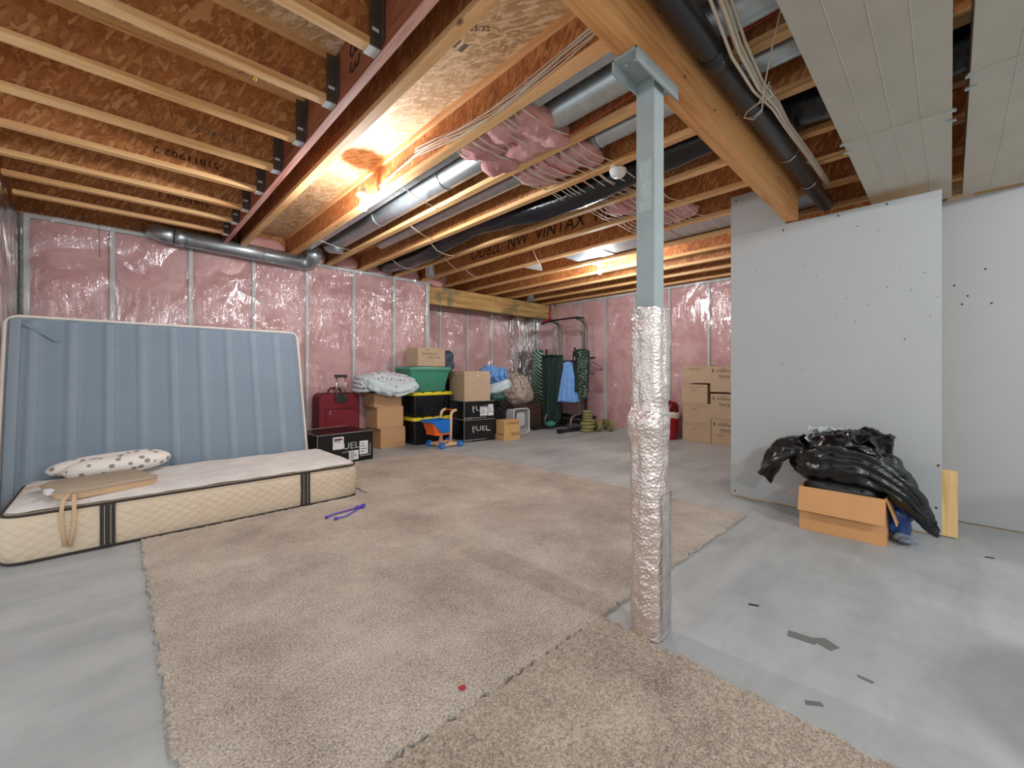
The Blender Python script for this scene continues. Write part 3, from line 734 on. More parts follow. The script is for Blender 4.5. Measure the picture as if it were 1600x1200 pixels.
# pink insulation stuffed in the bays above the cables, and the cables through the joists
t = thing('insulation_tuft', 'ragged pink insulation bulging round cables in the bay beside the first bulb', 'insulation')
for k, (x, y, rx, ry) in enumerate(((1.93, 2.36, .16, .17), (2.16, 2.42, .13, .14), (1.95, 2.08, .17, .16), (2.16, 2.12, .13, .17), (2.02, 1.88, .2, .12), (2.19, 1.90, .1, .1))):
    o = blob(rx, ry, .07, 34, 18, 2.4, .05, 6, 30+k).build('wad', BATT, t, True); o.location = (x, y, 2.805-.012*(k % 2))
t = thing('insulation_tuft', 'pink insulation sheet hanging between cables next to the smoke detector', 'insulation')
for k, (x, y, rx, ry) in enumerate(((2.55, 2.40, .17, .12), (2.53, 2.16, .19, .14), (2.56, 1.92, .18, .13))):
    o = blob(rx, ry, .045, 34, 18, 2.6, .04, 6, 50+k).build('wad', BATT, t, True); o.location = (x, y, 2.80)
for lab, cx, cy in (('far pink insulation wad above cables, behind the steel post', 3.68, 2.0), ('farthest pink insulation wad above cables near the partition', 4.2, 1.9)):
    t = thing('insulation_tuft', lab, 'insulation')
    for k in range(2):
        o = blob(.19, .16, .05, 30, 16, 2.5, .05, 6, 70+k).build('wad', BATT, t, True); o.location = (cx-.02, cy+.26*k, 2.81)
t = thing('joist_cables', 'row of white cables threaded through the joists under pink insulation', 'cable')
for k in range(13):
    y = 1.82+.055*k+rnd.uniform(-.012, .012); pts = []
    for i in range(1, 7):
        a, b = RJ[i]-.07, RJ[i+1]-.06
        for f in (0, .3, .6):
            sag = math.sin(PI*f)*rnd.uniform(.02, .045)
            pts.append((a+(b-a)*f, y+rnd.uniform(-.006, .006)+.05*i*((k % 3)-1)*.25, 2.80-.03-sag*.8))
    MB().tube(pts, .0058, 6, flat=.6).build('cable', CABLER if k == 5 else CABLE, t, True)
tag(MB().tube([(2.18, .2, 2.80), (2.2, 1.2, 2.79), (2.24, 1.9, 2.76), (2.26, 2.4, 2.79)], .006, 6).build('red_cable', CABLER, None, True), 'red cable running along the joist above the pink insulation', 'cable')
t = thing('joist_cable_run', 'flat run of white cables stapled along the lit joist to the bulb', 'cable')
for k in range(8):
    z0 = .045+.008*k
    pts = [(1.712-.004*(k % 3), .5+.3*i, JZ+z0+.05*math.sin(.9*i+.4)+.012*math.sin(i*1.7+k)) for i in range(9 if k > 2 else 11)]
    MB().tube(pts, .0048, 6, flat=.6).build('cable', CABLE, t, True)
WL = ['thin pale wire holding up the round duct right beside the lit bulb over the carpet', 'thin pale wire under the thin galvanised duct, one bay beyond the lit bulb',
      'thin pale wire between the two joists that hold the small duct outlet by the return', 'thin pale wire crossing the bay below the black marker writing', 'thin pale wire near the stained glulam beam, below the marker writing end', 'thin pale wire under the round duct close to its down-turned outlet at the pink wall']
for i, (x0, y0, x1, y1) in enumerate(((1.79, 3.25, 2.27, 3.45), (2.33, 4.05, 2.77, 4.3), (3.43, 4.95, 3.87, 5.3), (3.95, 3.75, 4.43, 4.1), (3.95, 5.2, 4.43, 5.5), (1.79, 5.25, 2.27, 5.4))):
    tag(MB().tube([(x0, y0, 2.752), ((x0+x1)/2, (y0+y1)/2, 2.738), (x1, y1, 2.752)], .004, 6).build('tie_wire', CABLE, None, True), WL[i], 'wire', 'support wires under the joists')
t = thing('copper_wire', 'reddish wire with a yellow cap dangling from a left side joist', 'wire')
MB().tube([(.62, 2.60, 3.0), (.60, 2.62, 2.9), (.585, 2.66, 2.8), (.55, 2.74, 2.86), (.50, 2.76, 2.84)], .004, 6).build('strand', CABLER, t, True)
MB().tube([(.575, 2.67, 2.82), (.565, 2.69, 2.79)], .009, 8).build('wire_cap', YEL, t, True)
tag(MB().tube([(-.13, 5.73, 2.76), (-.115, 5.72, 2.6), (-.11, 5.72, 2.44), (-.108, 5.72, 2.28)], .0025, 6).build('hanging_string', DARK, None, True), 'thin dark string hanging from a left joist before the pink wall', 'string')
t = thing('smoke_detector', 'round white smoke detector hanging under the joists near the post', 'detector', (2.86, 1.80, 2.70))
MB().lathe([(0, -.012), (.03, -.012), (.045, -.006), (.058, .008), (.062, .03), (.066, .032), (.066, .046), (0, .046)], n=24).build('housing', WHITE, t, True)
MB().lathe([(0, -.018), (.012, -.018), (.014, -.011), (0, -.011)], n=12).build('test_button', WHITE, t)
MB().box((-.09, -.02, .046), (-.05, .02, .075)).build('mount', WHITE, t)

# lit bulbs on the ceiling
def bulb_lamp(label, loc, box_off):
    t = thing('bulb_fixture', label, 'lamp', loc)
    MB().lathe([(0, .03), (.062, .03), (.066, .02), (.05, .005), (.026, -.004), (.022, -.022), (0, -.022)], n=22).build('lampholder', WHITE, t, True)
    prof = [(0, -.022), (.015, -.026), (.018, -.042), (.032, -.07), (.036, -.09), (.031, -.108), (.018, -.121), (0, -.126)]
    MB().lathe(prof, n=20).build('bulb', BULBM, t, True)
    MB().lathe([(0, .032), (.05, .032), (.05, .075), (0, .075)], n=8).build('junction_box', GALV, t)
    MB().tube([(.03, .0, .045), (.045, .04, .075), (.03, .10, .07), (.06, .16, .045)], .005, 6).build('feed_cable', CABLE, t, True)
    MB().box((.03 if box_off > 0 else -.12, -.02, .045), (.12 if box_off > 0 else -.03, .02, .07)).build('box_bracket', GALV, t)
bulb_lamp('lit bare bulb on a white lampholder in the joist bay over the carpet', (1.60, 3.60, 2.715), 1)
bulb_lamp('lit bare bulb on a white lampholder in the far room beyond the post', (5.14, 3.54, 2.72), -1)

# ------------------------------------------------------------------ mattress and box spring
def rrect(x0, y0, x1, y1, r, n=6):
    P = []
    for cx, cy, a in ((x1-r, y0+r, -PI/2), (x1-r, y1-r, 0), (x0+r, y1-r, PI/2), (x0+r, y0+r, PI)):
        for k in range(n+1): P.append((cx+r*math.cos(a+PI/2*k/n), cy+r*math.sin(a+PI/2*k/n)))
    return P
t = thing('mattress', 'cream quilted mattress with dark brown piping lying on the floor', 'mattress', (-.50, 3.83, 0))
MW, MD, MH = 2.16, 1.06, .305
m = MB(); rings = []
for z, o in ((.006, .012), (.02, .0), (.08, -.008), (.15, -.012), (.22, -.008), (MH-.02, .0), (MH-.004, .012)): rings.append([(x, y, z) for x, y in rrect(o, o, MW-o, MD-o, .11, 8)])
m.rings(rings); m.build('side_border', QSIDE, t, 'auto')
def top(u, v):
    x = .02+(MW-.04)*u; y = .02+(MD-.04)*v
    e = min(x, MW-x, y, MD-y)
    cx = min(max(x, .11), MW-.11); cy = min(max(y, .11), MD-.11); dx, dy = x-cx, y-cy; l = math.hypot(dx, dy)
    if l > .09: x, y = cx+dx*.09/l, cy+dy*.09/l
    return (x, y, MH-.004+.03*min(1, e/.16)**.6+.006*fb((x, y, 0), 5, 2))
MB().grid(top, 80, 44).build('quilted_top', QTOP, t, True)
for nme, z in (('top_piping', MH-.012), ('bottom_piping', .012)):
    p = [(x, y, z) for x, y in rrect(.004, .004, MW-.004, MD-.004, .11, 8)]
    MB().tube(p+[p[0]], .0095, 8).build(nme, TAPEB, t, True)
for x in (.465, 1.685):
    h = MB().hexa([(x-.037, -.019, .02), (x+.037, -.019, .02), (x+.037, .01, .02), (x-.037, .01, .02), (x-.037, -.015, MH-.015), (x+.037, -.015, MH-.015), (x+.037, .01, MH-.015), (x-.037, .01, MH-.015)]).build('handle_tape', TAPEB, t)
    for dx in (-.015, .015): MB().box((x+dx-.0013, -.0212, .03), (x+dx+.0013, -.0185, MH-.02)).build('stitching', STITCH, h)

t = thing('box_spring', 'upright blue-grey box spring underside leaning behind the mattress', 'box spring', (-.665, 4.915, 0))
t.rotation_euler = (-math.atan(.27), 0, 0)
SW, SH, ST = 2.24, 1.695, .19
m = MB(); rings = []
for y, o in ((.012, .012), (.0, .02), (ST-.01, .02), (ST, .03)): rings.append([(x, y, z) for x, z in rrect(o, o, SW-o, SH-o, .075, 8)])
m.rings(rings[1:]); m.build('frame_cover', SPRINGW, t, 'auto')
def under(u, v):
    x = .03+(SW-.06)*u; z = .03+(SH-.06)*v
    cx = min(max(x, .075), SW-.075); cz = min(max(z, .075), SH-.075); dx, dz = x-cx, z-cz; l = math.hypot(dx, dz)
    if l > .05: x, z = cx+dx*.05/l, cz+dz*.05/l
    ph = ((x-.11) % .228)/.228
    bulge = -.010*max(0, min(1, (.21-abs(ph-.3))/.04)) if 0 <= ph else 0
    return (x, -.009+bulge+.004*fb((x, z, 0), 1.5, 3), z)
MB().grid(under, 150, 40).build('dust_cover', SPRING, t, True)
SLATM = plain('slat_cloth', srgb(135, 149, 161), .85, 0, .04, 3, .05, 200)
for k in range(10):
    x = .11+.228*k+.3*.228
    if x+.045 > SW-.04: break
    def band(u, v, x=x): 
        xx = x-.036+.072*u; z = .05+(SH-.10)*v
        return (xx, -.0215+.004*fb((xx, z, 0), 1.5, 3)+.004*abs(u-.5)*2, z)
    MB().grid(band, 6, 24).build('slat', SLATM, t, True)
MB().box((.04, -.0225, .04), (.10, -.012, SH-.04)).build('edge_rail', SLATM, t)
p = [(x, .0, z) for x, z in rrect(.012, .012, SW-.012, SH-.012, .08, 8)]
MB().tube(p+[p[0]], .014, 8).build('welt', SPRINGW, t, True)
MB().hexa([(.115, -.024, 1.60), (.135, -.024, 1.625), (.135, -.016, 1.625), (.115, -.016, 1.60), (.305, -.024, 1.46), (.325, -.024, 1.485), (.325, -.016, 1.485), (.305, -.016, 1.46)]).build('corner_brace', SPRING, t)

# cushions on the mattress
def pillow(name, label, loc, rz, rx, ry, rz_, mat, seed, tilt=(0, 0)):
    t = thing(name, label, 'pillow', loc, rz)
    t.rotation_euler = (tilt[0], tilt[1], rz)
    return t
t = pillow('nursing_pillow', 'curved white pillow with grey dots against the box spring', (-.02, 4.72, .337), .04, 0, 0, 0, DOTTED, 1)
def sausage(u, v, off, ln, bend, r0, k):
    a = 2*PI*u; s = -1+2*v
    end = (1-abs(s)**3.2)**.5 if abs(s) < 1 else 0
    r = r0*max(.02, end)*(1+.06*nz((s, math.cos(a), math.sin(a)), 2.5, k))
    x = s*ln; y = off+bend*(1-s*s)
    return (x, y+r*1.25*math.cos(a), r*.82*math.sin(a)+r0*.82+.02*s)
MB().grid(lambda u, v: sausage(u, v, .11, .37, .05, .085, 2), 26, 40, True).build('rear_arm', DOTTED, t, True)
MB().grid(lambda u, v: sausage(u, v, -.08, .325, -.03, .095, 5), 26, 40, True).build('front_arm', DOTTED, t, True).location = (.045, 0, 0)
t = thing('seat_cushion', 'flat tan seat cushion with fabric ties on the mattress', 'cushion', (-.07, 4.19, .332), .30)
sh = rrect(-.265, -.235, .265, .235, .09, 8)
def cush(z0, z1, o0, o1):
    R = []
    for f in range(5):
        q = f/4; o = o0+(o1-o0)*q
        R.append([(x*(1-o), y*(1-o), z0+(z1-z0)*q) for x, y in sh])
    return R
MB().rings(cush(.0, .045, .03, 0)).build('boxing', TANS, t, 'auto')
MB().rings(cush(.0455, .062, .0, .07)).build('top_panel', TAN, t, 'auto')
MB().tube([(x, y, .046) for x, y in sh]+[(sh[0][0], sh[0][1], .046)], .005, 6).build('piping', TAN, t, True)
cr = t.rotation_euler.z
def toloc(p):
    v = Vector(p)-t.location; c, s = math.cos(-cr), math.sin(-cr)
    return (v.x*c-v.y*s, v.x*s+v.y*c, v.z)
for pts in ([(-.205, 3.96, .365), (-.215, 3.90, .375), (-.235, 3.83, .355), (-.243, 3.80, .27), (-.236, 3.797, .16), (-.225, 3.80, .07)],
            [(-.20, 3.97, .365), (-.19, 3.90, .37), (-.188, 3.83, .35), (-.185, 3.80, .28), (-.19, 3.795, .17), (-.205, 3.80, .06)],
            [(-.335, 4.33, .365), (-.39, 4.33, .37), (-.44, 4.36, .35), (-.46, 4.32, .345)], [(-.335, 4.36, .365), (-.40, 4.40, .36), (-.45, 4.42, .35)]):
    MB().tube([toloc(p) for p in pts], .0105, 8, flat=.3).build('tie', TANS, t, True)
MB().box((-.29, -.10, .03), (-.255, -.03, .06)).build('care_tag', PAPER, t)
# purple hair clip on the carpet
t = thing('plastic_hanger', 'small purple plastic clip hanger lying on the carpet', 'hanger', (1.36, 3.36, .017), .35)
MB().tube([(-.16, .05, .012), (-.08, .055, .01), (.02, .03, .01), (.12, .012, .012), (.17, .01, .014)], .006, 6).build('upper_arm', PURPLE, t, True)
MB().tube([(-.15, -.05, .012), (-.06, -.065, .01), (.05, -.03, .01), (.13, .0, .012), (.17, .012, .014)], .005, 6).build('lower_arm', PURPLE, t, True)
for x, y in ((-.16, .045), (-.15, -.045)): MB().lathe([(0, 0), (.014, .004), (.014, .02), (0, .024)], (x, y, 0), 10).build('clip', PURPLE, t, True)
m = MB()
for k in range(5): m.lathe([(0, 0), (.017, .006), (.012, .022), (0, .026)], (.11+.02*k, .02*math.sin(k*2.2)+.006, 0), 8)
m.build('toothed_grip', PURPLE, t, True)['kind'] = 'stuff'

# ------------------------------------------------------------------ cartons
def carton(label, loc, rz, w, d, h, mat=CARD, group=None, tape=True, taper=0, name='cardboard_box', seam=CARDD):
    """front-left-bottom corner at loc; front faces local -y"""
    t = thing(name, label, 'box', loc, rz, group)
    e = taper
    MB().hexa([(0, 0, .001), (w, 0, .001), (w, d, .001), (0, d, .001), (e, e, h-.004), (w-e, e, h-.004), (w-e, d-e, h-.004), (e, d-e, h-.004)]).bevel(.003, 1).build('body', mat, t)
    for y0, y1 in ((.002, d/2-.0015), (d/2+.0015, d-.002)): MB().box((.002, y0, h-.0038), (w-.002, y1, h)).build('flap', mat, t)
    if tape:
        MB().box((w/2-.0, -.0008, h-.06)[:0] or (.0, d/2-.025, h), (w, d/2+.025, h+.0008)).build('tape', TAPE, t)
        MB().box((-.0008, d/2-.025, h-.07), (0, d/2+.025, h)).build('tape', TAPE, t)
    return t
def wr(t, s, x, z, size, mat=INKG, sx=1, ext=.0003, shear=0): return text(s, 'lettering', size, mat, t, (x, -.0012, z), FACE_NY, ext, sx, shear)
def edges(t, w, d, h, mat=EDGE, r=.0035):
    m = MB()
    for a, b in (((0, 0, 0), (0, 0, h)), ((0, 0, h), (w, 0, h)), ((0, 0, h), (0, d, h)), ((0, d, h), (w, d, h)), ((0, 0, .003), (0, d, .003))):
        m.tube([a, b], r, 5)
    o = m.build('worn_edges', mat, t); o['kind'] = 'stuff'; return o
def label_sheet(t, x0, x1, z0, z1, lines=4):
    p = MB().box((x0, -.0022, z0), (x1, -.0004, z1)).build('paper_label', PAPER, t)
    hgt = (z1-z0)
    for k in range(lines):
        MB().box((x0+.012, -.0028, z1-hgt*(.18+.2*k)-.006), (x0+(x1-x0)*(.55+.3*((k*7) % 3)/2), -.0021, z1-hgt*(.18+.2*k)+.004)).build('printed_line', INKG, p)
    return p
# low glossy wheel carton beside the mattress
t = carton('low glossy black carton with white labels beside the mattress end', (1.775, 5.285, 0), .085, .735, .70, .385, BLACKBOX, None, False, 0, 'carton')
edges(t, .735, .70, .385)
lb = label_sheet(t, .19, .33, .19, .345, 2); MB().box((.205, -.003, .30), (.31, -.0021, .325)).build('maroon_band', INKR, lb)
wr(t, 'FUEL', .40, .215, .115, SILVER, 1.15); MB().box((.385, -.0022, .145), (.475, -.0004, .15)).build('printed_rule', SILVER, t)
wr(t, 'OFF-ROAD', .42, .142, .03, SILVER, 1.5)
label_sheet(t, .40, .53, .03, .15, 4); label_sheet(t, .545, .665, .085, .26, 4)
wr(t, 'FUEL', .41, .008, .022, SILVER, 1.5)
for b, e in (((.55, .062), (.70, .07)), ((.692, .062), (.70, .22))): MB().box((b[0], -.0022, b[1]), (e[0], -.0004, e[1])).build('printed_rule', SILVER, t)
# three brown cartons
t = carton('plain brown cardboard box at the base of the stack beside the suitcase', (2.905, 5.925, 0), .08, .43, .34, .309, CARD, 'brown boxes beside the suitcase')
t = carton('middle plain brown box of the stack of three beside the suitcase', (2.85, 5.93, .310), .05, .445, .34, .325, CARD, 'brown boxes beside the suitcase')
t = carton('top brown box of the stack beside the suitcase, under the pale comforter', (2.81, 5.94, .636), .04, .455, .34, .205, CARD, 'brown boxes beside the suitcase')
wr(t, 'Kitchen  stuff', .26, .155, .035)
# upper cartons
t = carton('brown box with handwriting sitting on top of the green tote', (3.53, 5.91, 1.262), .0, .525, .36, .305, CARD2)
wr(t, 'TOYS', .17, .265, .035); wr(t, 'Baby & Books', .22, .205, .05, INKG, 1, .0003, .2); wr(t, 'Winter Stuff', .30, .145, .045, INKG, 1, .0003, .2)
t = carton('large tan cardboard box on top of two stacked black wheel cartons', (4.18, 5.535, .682), -.19, .49, .60, .50, CARD2)
MB().box((.0, -.0015, .425), (.49, -.0003, .428)).build('fold_line', CARDD, t)
MB().box((.235, -.003, .41), (.262, -.0003, .435)).build('tape', PAPER, t); MB().box((.22, -.003, .47), (.28, -.0003, .50)).build('tape', TAPE, t)
MB().box((-.0015, .0, .425), (-.0003, .60, .428)).build('fold_line', CARDD, t)
for k, (z, lab) in enumerate(((0, 'lower black wheel carton with silver lettering, standing on the floor'), (.3685, 'upper black wheel carton with white labels, under the large tan box'))):
    t = carton(lab, (4.178, 5.54, z), -.19, .585, .58, .366 if k == 0 else .311, BLACKBOX, 'stacked black wheel cartons', False, 0, 'carton')
    h = .366 if k == 0 else .311
    edges(t, .585, .58, h)
    m = MB()  # angular logo lettering strokes
    zz = h*.58
    wr(t, 'FUEL', .31, zz, .115, SILVER, 1.35, .0004, .0)
    MB().box((.17, -.0022, zz-.065), (.185, -.0004, zz-.03)).build('logo_tail', SILVER, t)
    MB().box((.43, -.0022, zz-.045), (.50, -.0004, zz-.034)).build('logo_tail', SILVER, t)
    wr(t, 'FORGED', .075, .028, .036, SILVER, 1.1); MB().box((.14, -.0022, .03), (.42, -.0004, .036)).build('printed_rule', SILVER, t)
    if k: label_sheet(t, .30, .44, .06, .20, 4); label_sheet(t, .455, .56, .055, .20, 3); label_sheet(t, .455, .55, .205, .25, 1)
t = carton('small golden brown box with dark printed lettering in front of the pile', (4.778, 5.215, 0), -.11, .345, .235, .342, CARDY)
wr(t, 'CANADA', .185, .29, .065, INKR, 1); wr(t, 'MTD', .255, .095, .075, INKR, 1.2)
for k in range(5): MB().box((.10, -.0015, .07+.035*k), (.16+.02*(k % 2), -.0003, .073+.035*k)).build('printed_line', CARDD, t)
MB().box((.215, -.003, .165), (.235, -.0003, .19)).build('tape', PAPER, t)
text('NOW', 'lettering', .06, INKR, t, (-.0012, .10, .10), (PI/2, 0, -PI/2), .0003)
# right hand columns
cols = [('top brown box of the taller left column beside the red bin', 3.155, .985, .29, 0, .455), ('second brown box from the top in the column beside the red bin', 3.175, .645, .315, -.02, .43),
        ('third brown box from the top in the column beside the red bin', 3.155, .322, .32, .0, .465), ('lowest brown box of the column right beside the red bin', 3.16, 0, .318, .0, .47)]
for k, (lab, y, z, h, dr, wd) in enumerate(cols):
    t = carton(lab, (7.035, y, z), -PI/2+dr, wd, .29, h+.002, CARD2, 'brown boxes beside the red bin')
    MB().box((.05, -.0012, h-.045), (wd-.06, -.0002, h-.040)).build('fold_line', CARDD, t)
    wr(t, ('Kids Toys', 'CDs', 'Office', 'Misc')[k], .2, h-(.065 if k == 0 else .10), .045, INKG if k else INKG)
cols = [('top brown pharmacy carton against the drywall edge', 2.70, .845, .42), ('middle brown pharmacy carton against the drywall edge', 2.695, .405, .41), ('bottom brown pharmacy carton against the drywall edge', 2.68, 0, .402)]
for k, (lab, y, z, h) in enumerate(cols):
    t = carton(lab, (7.03, y, z), -PI/2, .48, .30, h, CARD2, 'pharmacy cartons beside the drywall')
    wr(t, 'PHARMACY', .235, h-.085, .048, INK, 1.1); wr(t, 'SHOPPERS', .18, h-.048, .024, INKG, 1.2)
    wr(t, ('Henry', 'Henry', 'Henry')[k], .21, h-.165, .06, INK, 1.1, .0004, .2); MB().box((.13, -.0015, h-.205), (.29, -.0003, h-.201)).build('printed_rule', INKG, t)
    MB().box((.035, -.0015, h-.10), (.052, -.0003, h-.045)).build('arrow_mark', INK, t)
    if k == 2: wr(t, 'Henry', .13, h-.255, .05, INKG, .9, .0003, .2)
    label_sheet(t, .33, .45, h-.32, h-.16, 4)

# ------------------------------------------------------------------ suitcase
t = thing('suitcase', 'maroon fabric suitcase with raised trolley handle behind the black carton', 'suitcase', (2.05, 6.06, 0))
m = MB(); m.rings([[(x, y, z) for x, z in rrect(o, .03+o, .58-o, .865-o, .09, 6)] for y, o in ((0, .012), (.012, 0), (.25, 0), (.262, .012))]); m.build('body', MAROON, t, 'auto')
p = [(x, .004, z) for x, z in rrect(.004, .034, .576, .861, .09, 6)]; MB().tube(p+[p[0]], .007, 6).build('front_piping', MAROOND, t, True)
MB().rings([[(x, y, z) for x, z in rrect(.10+o, .09+o, .53-o, .63-o, .03, 4)] for y, o in ((-.016, .012), (-.01, 0), (.004, 0))]).build('front_pocket', MAROON, t, 'auto')
MB().tube([(.10, -.013, .635), (.53, -.013, .635)], .006, 6).build('pocket_zip', MAROOND, t); MB().box((.145, -.02, .565), (.158, -.012, .625)).build('zip_pull', CHROME, t)
MB().box((.22, -.014, .73), (.40, .0, .85)).bevel(.006).build('handle_housing', DARK, t)
for x in (.245, .372): MB().tube([(x, -.006, .80), (x, -.006, 1.095)], .009, 10).build('trolley_tube', CHROME, t, True)
MB().box((.222, -.022, 1.085), (.395, .012, 1.128)).bevel(.012, 3).build('grip', DARK, t, 'auto')
MB().tube([(.17, .12, .862), (.175, .12, .90), (.21, .12, .93), (.29, .12, .937), (.34, .12, .92), (.36, .12, .862)], .012, 10).build('carry_handle', MAROOND, t, True)
for x in (.08, .50): MB().disc((x, .13, .03), (1, 0, 0), .03, .025, 14).build('wheel', DARK, t)

# ------------------------------------------------------------------ totes
def tote(label, loc, rz, w, d, h, lw, ld, mat, lid, ribs=True, group=None, name='storage_tote'):
    """origin front-left of base, tapered outward to the lid"""
    t = thing(name, label, 'tote', loc, rz, group)
    ox, oy = (lw-w)/2, (ld-d)/2; hb = h-.05
    def ring(f, z, ins=0): return [(x, y, z) for x, y in rrect(-ox*f+ins, -oy*f+ins, w+ox*f-ins, d+oy*f-ins, .035, 4)]
    MB().rings([ring(0, .001, .01), ring(.0, .012), ring(.72, hb)]).build('body', mat, t, 'auto')
    if ribs:
        for k in range(6):
            x = w*(.1+.16*k)
            MB().hexa([(x-.012, -.004, .03), (x+.012, -.004, .03), (x+.012, .02, .03), (x-.012, .02, .03), (x-.014, -oy*.72-.006, hb-.04), (x+.014, -oy*.72-.006, hb-.04), (x+.014, .02, hb-.04), (x-.014, .02, hb-.04)]).build('rib', mat, t)
        for y in (d*.3, d*.7):
            MB().hexa([(-.004, y-.012, .03), (.02, y-.012, .03), (.02, y+.012, .03), (-.004, y+.012, .03), (-ox*.72-.006, y-.014, hb-.04), (.02, y-.014, hb-.04), (.02, y+.014, hb-.04), (-ox*.72-.006, y+.014, hb-.04)]).build('rib', mat, t)
    l = MB().rings([ring(.9, hb-.004), ring(1, hb), ring(1, h-.02), ring(.93, h-.012), ring(.9, h-.002)]).build('lid', lid, t, 'auto')
    if ribs:
        for k in range(7):
            x = -ox+lw*(.1+.13*k)
            MB().box((x-.018, -oy+.002, h-.013), (x+.018, -oy+.03, h+.003)).build('lid_lug', DARK if k % 2 else lid, l)
    return t
tote('lower black tote with a yellow lid standing on the floor', (3.445, 5.855, 0), 0, .66, .40, .44, .755, .475, TOTE, YEL, True, 'black totes with yellow lids')
tote('upper black tote with a yellow lid, under the green tote', (3.445, 5.855, .442), 0, .66, .40, .402, .755, .475, TOTE, YEL, True, 'black totes with yellow lids')
t = tote('green plastic storage tote stacked on the black totes', (3.45, 5.87, .848), 0, .575, .40, .405, .80, .50, GREEN, GREEN, False)
for x in (-.085,): MB().box((x, .1, .31), (x+.02, .30, .345)).build('side_handle', GREEN, t)
MB().rings([[(x, y, .325+z) for x, y in rrect(-.085-o, -.04-o, .66+o, .44+o, .04, 4)] for z, o in ((0, 0), (.004, .008), (.02, .008))]).build('rim_band', GREEN, t, 'auto')

# ------------------------------------------------------------------ soft things in the pile
t = thing('comforter', 'folded pale blue and print comforter draped over the brown boxes', 'blanket', (3.0, 6.03, .845))
o = blob(.45, .25, .14, 90, 44, 3, .04, 6, 3, None, .035, 9).build('printed_layers', FLORAL, t, True); o.location = (.0, .0, .175)
o = blob(.235, .19, .10, 70, 40, 3.4, .022, 6, 8, None, .03, 8).build('pale_fold', PALE, t, True); o.location = (-.14, -.17, .12); o.rotation_euler = (.45, .30, .1)
o = blob(.235, .18, .085, 70, 40, 3.4, .022, 6, 12, None, .03, 8).build('pale_fold', PALE, t, True); o.location = (.24, -.16, .10); o.rotation_euler = (.45, -.28, -.12)
for k in range(4):
    o = blob(.12, .17, .035, 30, 14, 2.6, .02, 6, 20+k).build('folded_edge', FLORAL, t, True); o.location = (-.36+.015*k, -.04, .06+.058*k); o.rotation_euler = (.1, -.1+.06*k, .1*k)
t = thing('garbage_bag', 'tall black bag with dark jeans on top behind the green tote', 'bag', (4.42, 6.42, 0))
o = blob(.17, .17, .60, 36, 40, 3, .05, 3, 5, -.58, .03, 4).build('bag_body', BAG, t, True); o.location = (0, 0, .585)
o = blob(.13, .12, .20, 30, 24, 2.8, .05, 5, 7).build('jeans', DENIM, t, True); o.location = (.0, -.02, 1.36)
tg = thing('garbage_bag', 'lumpy black bag under the green printed cloth beside the wheel cartons', 'bag', (5.22, 6.05, 0))
o = blob(.30, .26, .33, 48, 28, 2.5, .06, 3, 9, -.3, .03, 5).build('bag_body', BAG, tg, True); o.location = (0, 0, .302)
t = tag(blob(.21, .17, .085, 40, 20, 2.4, .03, 5, 13).build('printed_cloth', BANDANA, None, True), 'green printed cloth bundle lying on the black bag in the pile', 'cloth'); t.location = (5.21, 5.93, .70)
t = tag(blob(.32, .24, .12, 70, 36, 2.8, .03, 4, 15, None, .025, 7).build('pale_pillow', PALE, None, True), 'pale pillow squashed under the light blue bundle', 'pillow'); t.location = (5.25, 5.98, .885); t.rotation_euler = (0, -.25, -.1)
t = thing('blue_bundle', 'bundled light blue cloth on top of the pale pillow', 'cloth', (5.20, 6.0, 1.12))
blob(.30, .22, .16, 90, 44, 2.4, .05, 6, 17, None, .05, 8).build('bundle', LIGHTBLUE, t, True)
for k in range(4):
    a = [(-.22+.13*k+.04*math.sin(s*5+k), -.20-.02*math.sin(s*PI), .12-.22*s) for s in [i/8 for i in range(9)]]
    MB().tube(a, .02, 8, radii=[.012+.014*math.sin(PI*i/8) for i in range(9)]).build('gathered_fold', LIGHTBLUE, t, True)
t = thing('blanket_bag', 'large brown printed blanket bag resting on the dark wicker trunk', 'bag', (6.12, 6.30, .80))
blob(.43, .30, .33, 64, 36, 2.3, .05, 3.2, 21, None, .03, 5).build('bundle', BROWNP, t, True).rotation_euler = (0, .3, 0)
MB().tube([(-.30, -.12, .22), (-.24, -.16, .30), (-.15, -.15, .33), (-.08, -.1, .31)], .03, 10, radii=[.02, .045, .04, .02]).build('knotted_top', BROWNP, t, True)
t = thing('wicker_trunk', 'dark woven wicker trunk in the corner under the blanket bag', 'trunk', (5.78, 6.02, 0))
MB().box((0, 0, .002), (1.05, .42, .44)).bevel(.01).build('body', WICKER, t)
MB().box((-.012, -.012, .442), (1.062, .432, .50)).bevel(.01).build('lid', WICKER, t)
for k in range(14): MB().box((.03+.074*k, -.012, .012), (.062+.074*k, .003, .43)).build('wicker_stake', WICKER, t)
for z in (.12, .25, .38):
    MB().tube([(.0+.0375*i, -.006+.011*(1 if i % 2 else -1), z) for i in range(29)], .011, 6).build('wicker_band', WICKER, t, True)
t = thing('fabric_roll', 'upright roll of green and white diagonally striped fabric in the corner', 'roll', (7.13, 6.62, 0))
MB().lathe([(0, .002), (.125, .002), (.132, .3), (.128, .9), (.135, 1.5), (.13, 1.66), (.06, 1.70), (0, 1.69)], n=28).build('rolled_fabric', STRIPED, t, True)
for z in (.7, 1.32): MB().lathe([(.128, z), (.137, z+.004), (.137, z+.012), (.128, z+.016)], n=28).build('tie_cord', PALE, t, True)
t = thing('plastic_bin', 'cloudy clear plastic bin lying on its side behind the small golden box', 'bin', (5.40, 5.62, .002))
def binring(y, o): return [(x, y, z) for x, z in rrect(o, o, .40-o, .47-o, .07, 5)]
